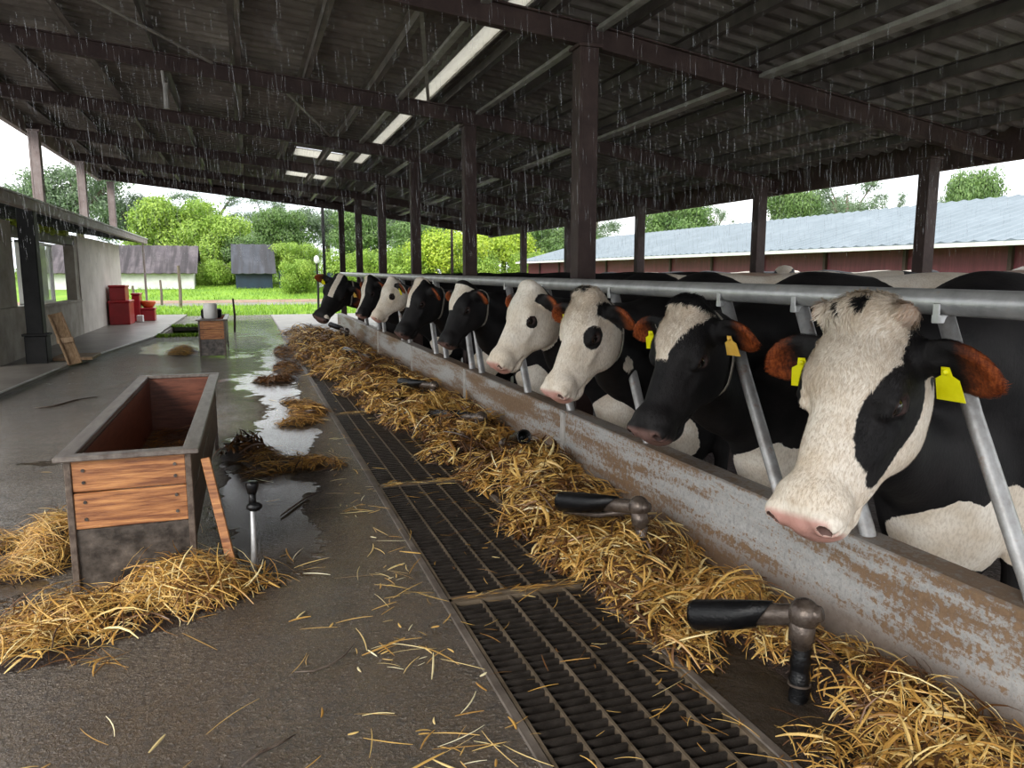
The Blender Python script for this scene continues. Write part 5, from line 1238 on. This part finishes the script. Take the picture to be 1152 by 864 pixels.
def tree_proto(kind, seed, nb, R_, n, leaf, mat, flat=.8, airy=0, trunk_h=3.0):
    V, F, tn, cs = crown(seed, nb, R_, n, leaf, flat, airy)
    me = bpy.data.meshes.new('foliage'); me.vertices.add(len(V)); me.vertices.foreach_set('co', V.astype(np.float32).ravel()); me.loops.add(F.size); me.loops.foreach_set('vertex_index', F.ravel().astype(np.int32))
    me.polygons.add(len(F)); me.polygons.foreach_set('loop_start', np.arange(0, F.size, 4, dtype=np.int32)); me.update(calc_edges=True)
    at = me.attributes.new('tone', 'FLOAT', 'POINT'); at.data.foreach_set('value', tn.astype(np.float32)); me.materials.append(M[mat])
    m = MB(); m.tube([(0, 0, -trunk_h - R_ * flat * .6), (.05 * R_, 0, -trunk_h * .5), (0, .03 * R_, 0), (0, 0, R_ * .4)], [R_ * .075, R_ * .06, R_ * .045, R_ * .015], 9)
    for k in range(min(len(cs), 12)):
        c = cs[k]; m.tube([(0, 0, -R_ * .5 + .05 * R_ * k), (c[0] * .5, c[1] * .5, -R_ * .15 + c[2] * .5), tuple(c[:3])], [R_ * .03, R_ * .02, R_ * .007], 6)
    tm = bpy.data.meshes.new('trunk'); tm.from_pydata(m.v, [], m.f); tm.polygons.foreach_set('use_smooth', [True] * len(tm.polygons)); tm.materials.append(M['bark']); tm.update()
    PROT[kind] = (me, tm, R_, flat, trunk_h)
tree_proto('bright', 1, 46, 3.0, 34000, .095, 'leaf_bright', .85, 0, 2.0)
tree_proto('mid', 2, 40, 3.0, 30000, .095, 'leaf_mid', .9, .1, 2.4)
tree_proto('dark', 3, 34, 3.0, 16000, .085, 'leaf_dark', 1.15, .35, 3.0)
tree_proto('airy', 4, 22, 3.0, 8000, .075, 'leaf_dark', 1.2, .5, 4.0)
tree_proto('yellow', 5, 40, 3.0, 20000, .09, 'leaf_yellow', .5, .3, 2.0)
tree_proto('bush', 6, 34, 3.0, 24000, .09, 'leaf_bright', .55, 0, .2)
def tree(kind, px_, ptop, Y, width_px, label, rot=0.0, tall=1.0, depth='y'):
    """px_, ptop: where the crown's top centre appears; Y: distance along the barn axis"""
    me, tm, R_, flat, th_ = PROT[kind]; q = ray(px_, ptop); P_ = Vector((0, 0, H)) + q * (Y / q.y) if depth == 'y' else Vector((0, 0, H)) + q * (Y / q.x)
    dist = (P_ - Vector((0, 0, H))).dot(Fv); Rw = width_px / 2 * dist / f; s_ = Rw / R_ * 1.0
    sz = s_ * tall; top = R_ * flat * .9 * sz
    g0 = gz(P_.y) if depth == 'y' else 0.0; zt_ = P_.z - g0; lowf = {'bright': .12, 'mid': .12, 'dark': .22, 'airy': .35, 'yellow': .35, 'bush': .0}[kind]; zl = zt_ * lowf
    sz = (zt_ - zl) / (1.75 * R_ * flat); cz = zl + (zt_ - zl) * .48 + g0; root = thing('tree' if kind != 'bush' else 'bush', (P_.x, P_.y, g0), label, 'tree' if kind != 'bush' else 'bush', 'trees around the field' if kind != 'bush' else 'bushes beyond the yard')
    for nm_, mesh in (('foliage', me), ('trunk', tm)):
        if kind == 'bush' and nm_ == 'trunk': continue
        o = bpy.data.objects.new(nm_, mesh); COL.objects.link(o); o.parent = root
        base = -(th_ + R_ * flat * .6)
        if nm_ == 'trunk': o.location = (0, 0, cz - g0); o.scale = (s_, s_, (cz - g0 + .15) / (-base))
        else: o.location = (0, 0, cz - g0); o.scale = (s_, s_, sz)
        o.rotation_euler.z = rot
    return root
TR = [('bright', 195, 217, 52, 115, 'large bright green round tree above the white hut, its left crown'), ('bright', 240, 238, 50, 95, 'bright green tree between the white hut and the dark roofed cabin'),
      ('mid', 262, 262, 49, 70, 'mid green bushy tree directly behind the left end of the dark roofed cabin'), ('dark', 85, 165, 60, 130, 'tall grey-green tree seen between the left eave posts'), ('dark', 30, 190, 62, 110, 'tall grey-green tree at the left edge behind the low roof'),
      ('airy', 235, 208, 66, 110, 'tall airy tree rising behind the bright green trees'), ('airy', 300, 215, 64, 90, 'tall airy tree with visible trunk above the dark roofed cabin'), ('dark', 140, 205, 64, 90, 'dim grey-green tree behind the bright round tree on the left'),
      ('mid', 312, 232, 58, 80, 'mid green tree behind the dark roofed cabin'), ('bright', 334, 270, 46, 62, 'round pale green tree right of the dark roofed cabin'), ('dark', 365, 222, 60, 90, 'grey-green tree behind the thin pole at the rail end'),
      ('mid', 405, 232, 56, 90, 'mid green tree seen between the farthest columns'), ('dark', 455, 222, 60, 90, 'grey-green tree seen between the third and fourth columns'), ('yellow', 500, 258, 42, 110, 'yellow-green flat crowned tree seen left of the second column'),
      ('yellow', 565, 256, 44, 85, 'yellow-green flat crowned tree seen right of the second column'), ('mid', 480, 245, 52, 90, 'mid green tree behind the yellow-green tree'), ('dark', 555, 232, 58, 90, 'grey-green tree behind the right yellow-green tree'),
      ('mid', 615, 250, 50, 80, 'mid green tree at the end of the long shed'), ('airy', 670, 228, 60, 100, 'airy tree above the far end of the long shed roof'), ('mid', 645, 262, 48, 90, 'green tree rising just above the far end of the shed roof')]
for i, t in enumerate(TR): tree(*t, rot=i * 1.3)
TR2 = [('mid', 765, 222, 34, 95, 'leafy green tree above the shed roof between the two eave posts'), ('airy', 805, 225, 40, 60, 'thin airy tree beside the leafy green one above the shed roof'), ('mid', 893, 204, 30, 80, 'green tree above the shed roof right of the second eave post'),
       ('airy', 955, 190, 30, 100, 'airy olive tree above the middle of the shed roof'), ('dark', 940, 205, 33, 80, 'grey-green tree behind the airy olive tree'), ('airy', 1005, 205, 32, 50, 'small thin tree left of the nearest eave post'), ('mid', 1100, 186, 27, 78, 'round-topped green tree at the right above the shed roof'), ('dark', 1062, 208, 30, 60, 'low green tree right of the nearest eave post')]
for i, (k, x, y, X, w_, lab) in enumerate(TR2): tree(k, x, y, X, w_, lab, rot=i * 1.1, depth='x')
BU = [('bush', 60, 300, 50, 120, 'long green hedge bush behind the low building'), ('bush', 245, 292, 46, 60, 'green bush between the white hut and the white shack'), ('bush', 285, 285, 54, 70, 'broad bush behind the dark roofed cabin'), ('bush', 335, 292, 42, 50, 'green bush under the round pale tree'), ('bush', 395, 280, 44, 80, 'green bush behind the farthest cows'),
      ('bush', 460, 278, 43, 90, 'green bush seen between the columns behind the rail'), ('bush', 530, 282, 42, 90, 'green bush right of the second column'), ('bush', 590, 284, 42, 60, 'green bush by the end of the long shed'), ('bush', 190, 286, 52, 120, 'green hedge bush behind the white hut')]
for i, t in enumerate(BU): tree(*t, rot=i * 1.7)

# grass tufts in the field
r = np.random.default_rng(31); n = 26000
y = 24.6 + 24 * r.random(n) ** 1.2; x = -8 + 16 * r.random(n) ; ok = ~((y > 32.5) & (y < 39.6) & (r.random(n) > .03)); x, y = x[ok], y[ok]; n = len(x)
gy_ = np.clip((y - 39.5) / 7.5, 0, 1) * .80; hgt = (.04 + .09 * r.random(n)) * (.6 + .8 * fbm(x * .8, y * .8, 4)); a = r.random(n) * PI; wd = .010 + .012 * r.random(n); tip = r.normal(0, .05, (n, 2))
B0 = np.stack([x - np.cos(a) * wd, y - np.sin(a) * wd, gy_ - .04], 1); B1 = np.stack([x + np.cos(a) * wd, y + np.sin(a) * wd, gy_ - .04], 1); T = np.stack([x + tip[:, 0], y + tip[:, 1], hgt + gy_], 1)
o = np_mesh('grass_tufts', np.stack([B0, B1, T], 1).reshape(-1, 3), np.arange(n * 3).reshape(-1, 3), 'grass', None, False, {'tone': np.repeat(r.random(n), 3)}); tag(o, 'short bright grass growing on the field beyond the yard', 'grass', None, 'stuff')
# mossy grass on the pit rim
n = 1500; x = r.uniform(-1.75, -.85, n); y = r.choice((16.6, 19.6), n) + r.normal(0, .08, n); x[:400] = -.86 + r.normal(0, .05, 400); y[:400] = r.uniform(16.6, 19.6, 400); a = r.random(n) * PI
B0 = np.stack([x - np.cos(a) * .02, y - np.sin(a) * .02, np.zeros(n)], 1); B1 = np.stack([x + np.cos(a) * .02, y + np.sin(a) * .02, np.zeros(n)], 1); T = np.stack([x + r.normal(0, .03, n), y + r.normal(0, .03, n), .03 + .05 * r.random(n)], 1)
o = np_mesh('pit_grass', np.stack([B0, B1, T], 1).reshape(-1, 3), np.arange(n * 3).reshape(-1, 3), 'grass', None, False, {'tone': np.repeat(r.random(n), 3)}); tag(o, 'grass and moss growing along the rim of the sunken pit', 'grass', None, 'stuff')

# ------------------------------------------------------------------ falling rain drops
r = np.random.default_rng(77); n = 11000
Yd = 1.6 + 9.5 * r.random(n) ** .8; Xd = -2.0 + 7.4 * r.random(n); Zd = 1.35 + (np.where(Xd < 2.2, 2.62 + (2.2 - Xd) * .103, 2.62 - (Xd - 2.2) * .146) - 1.35) * r.random(n); ln = .03 + .08 * r.random(n); rad = .0005 + .00006 * Yd; slx = r.normal(.05, .02, n)
V = []; 
for k, (t, rr) in enumerate(((0, .1), (.35, 1.0), (.75, .8), (1, .1))):
    for j in range(3): V.append(np.stack([Xd + slx * ln * t + rad * rr * math.cos(j * 2.094), Yd + rad * rr * math.sin(j * 2.094), Zd + ln * (1 - t)], 1))
V = np.stack(V, 1).reshape(-1, 3); o4 = (np.arange(n) * 12)[:, None]; F = np.concatenate([o4 + np.array([[k * 3 + j, k * 3 + (j + 1) % 3, k * 3 + 3 + (j + 1) % 3, k * 3 + 3 + j]]) for k in range(3) for j in range(3)])
o = np_mesh('rain_drops', V, F, 'rain', None, True); tag(o, 'thin falling raindrops seen against the dark roof', 'rain', None, 'stuff')
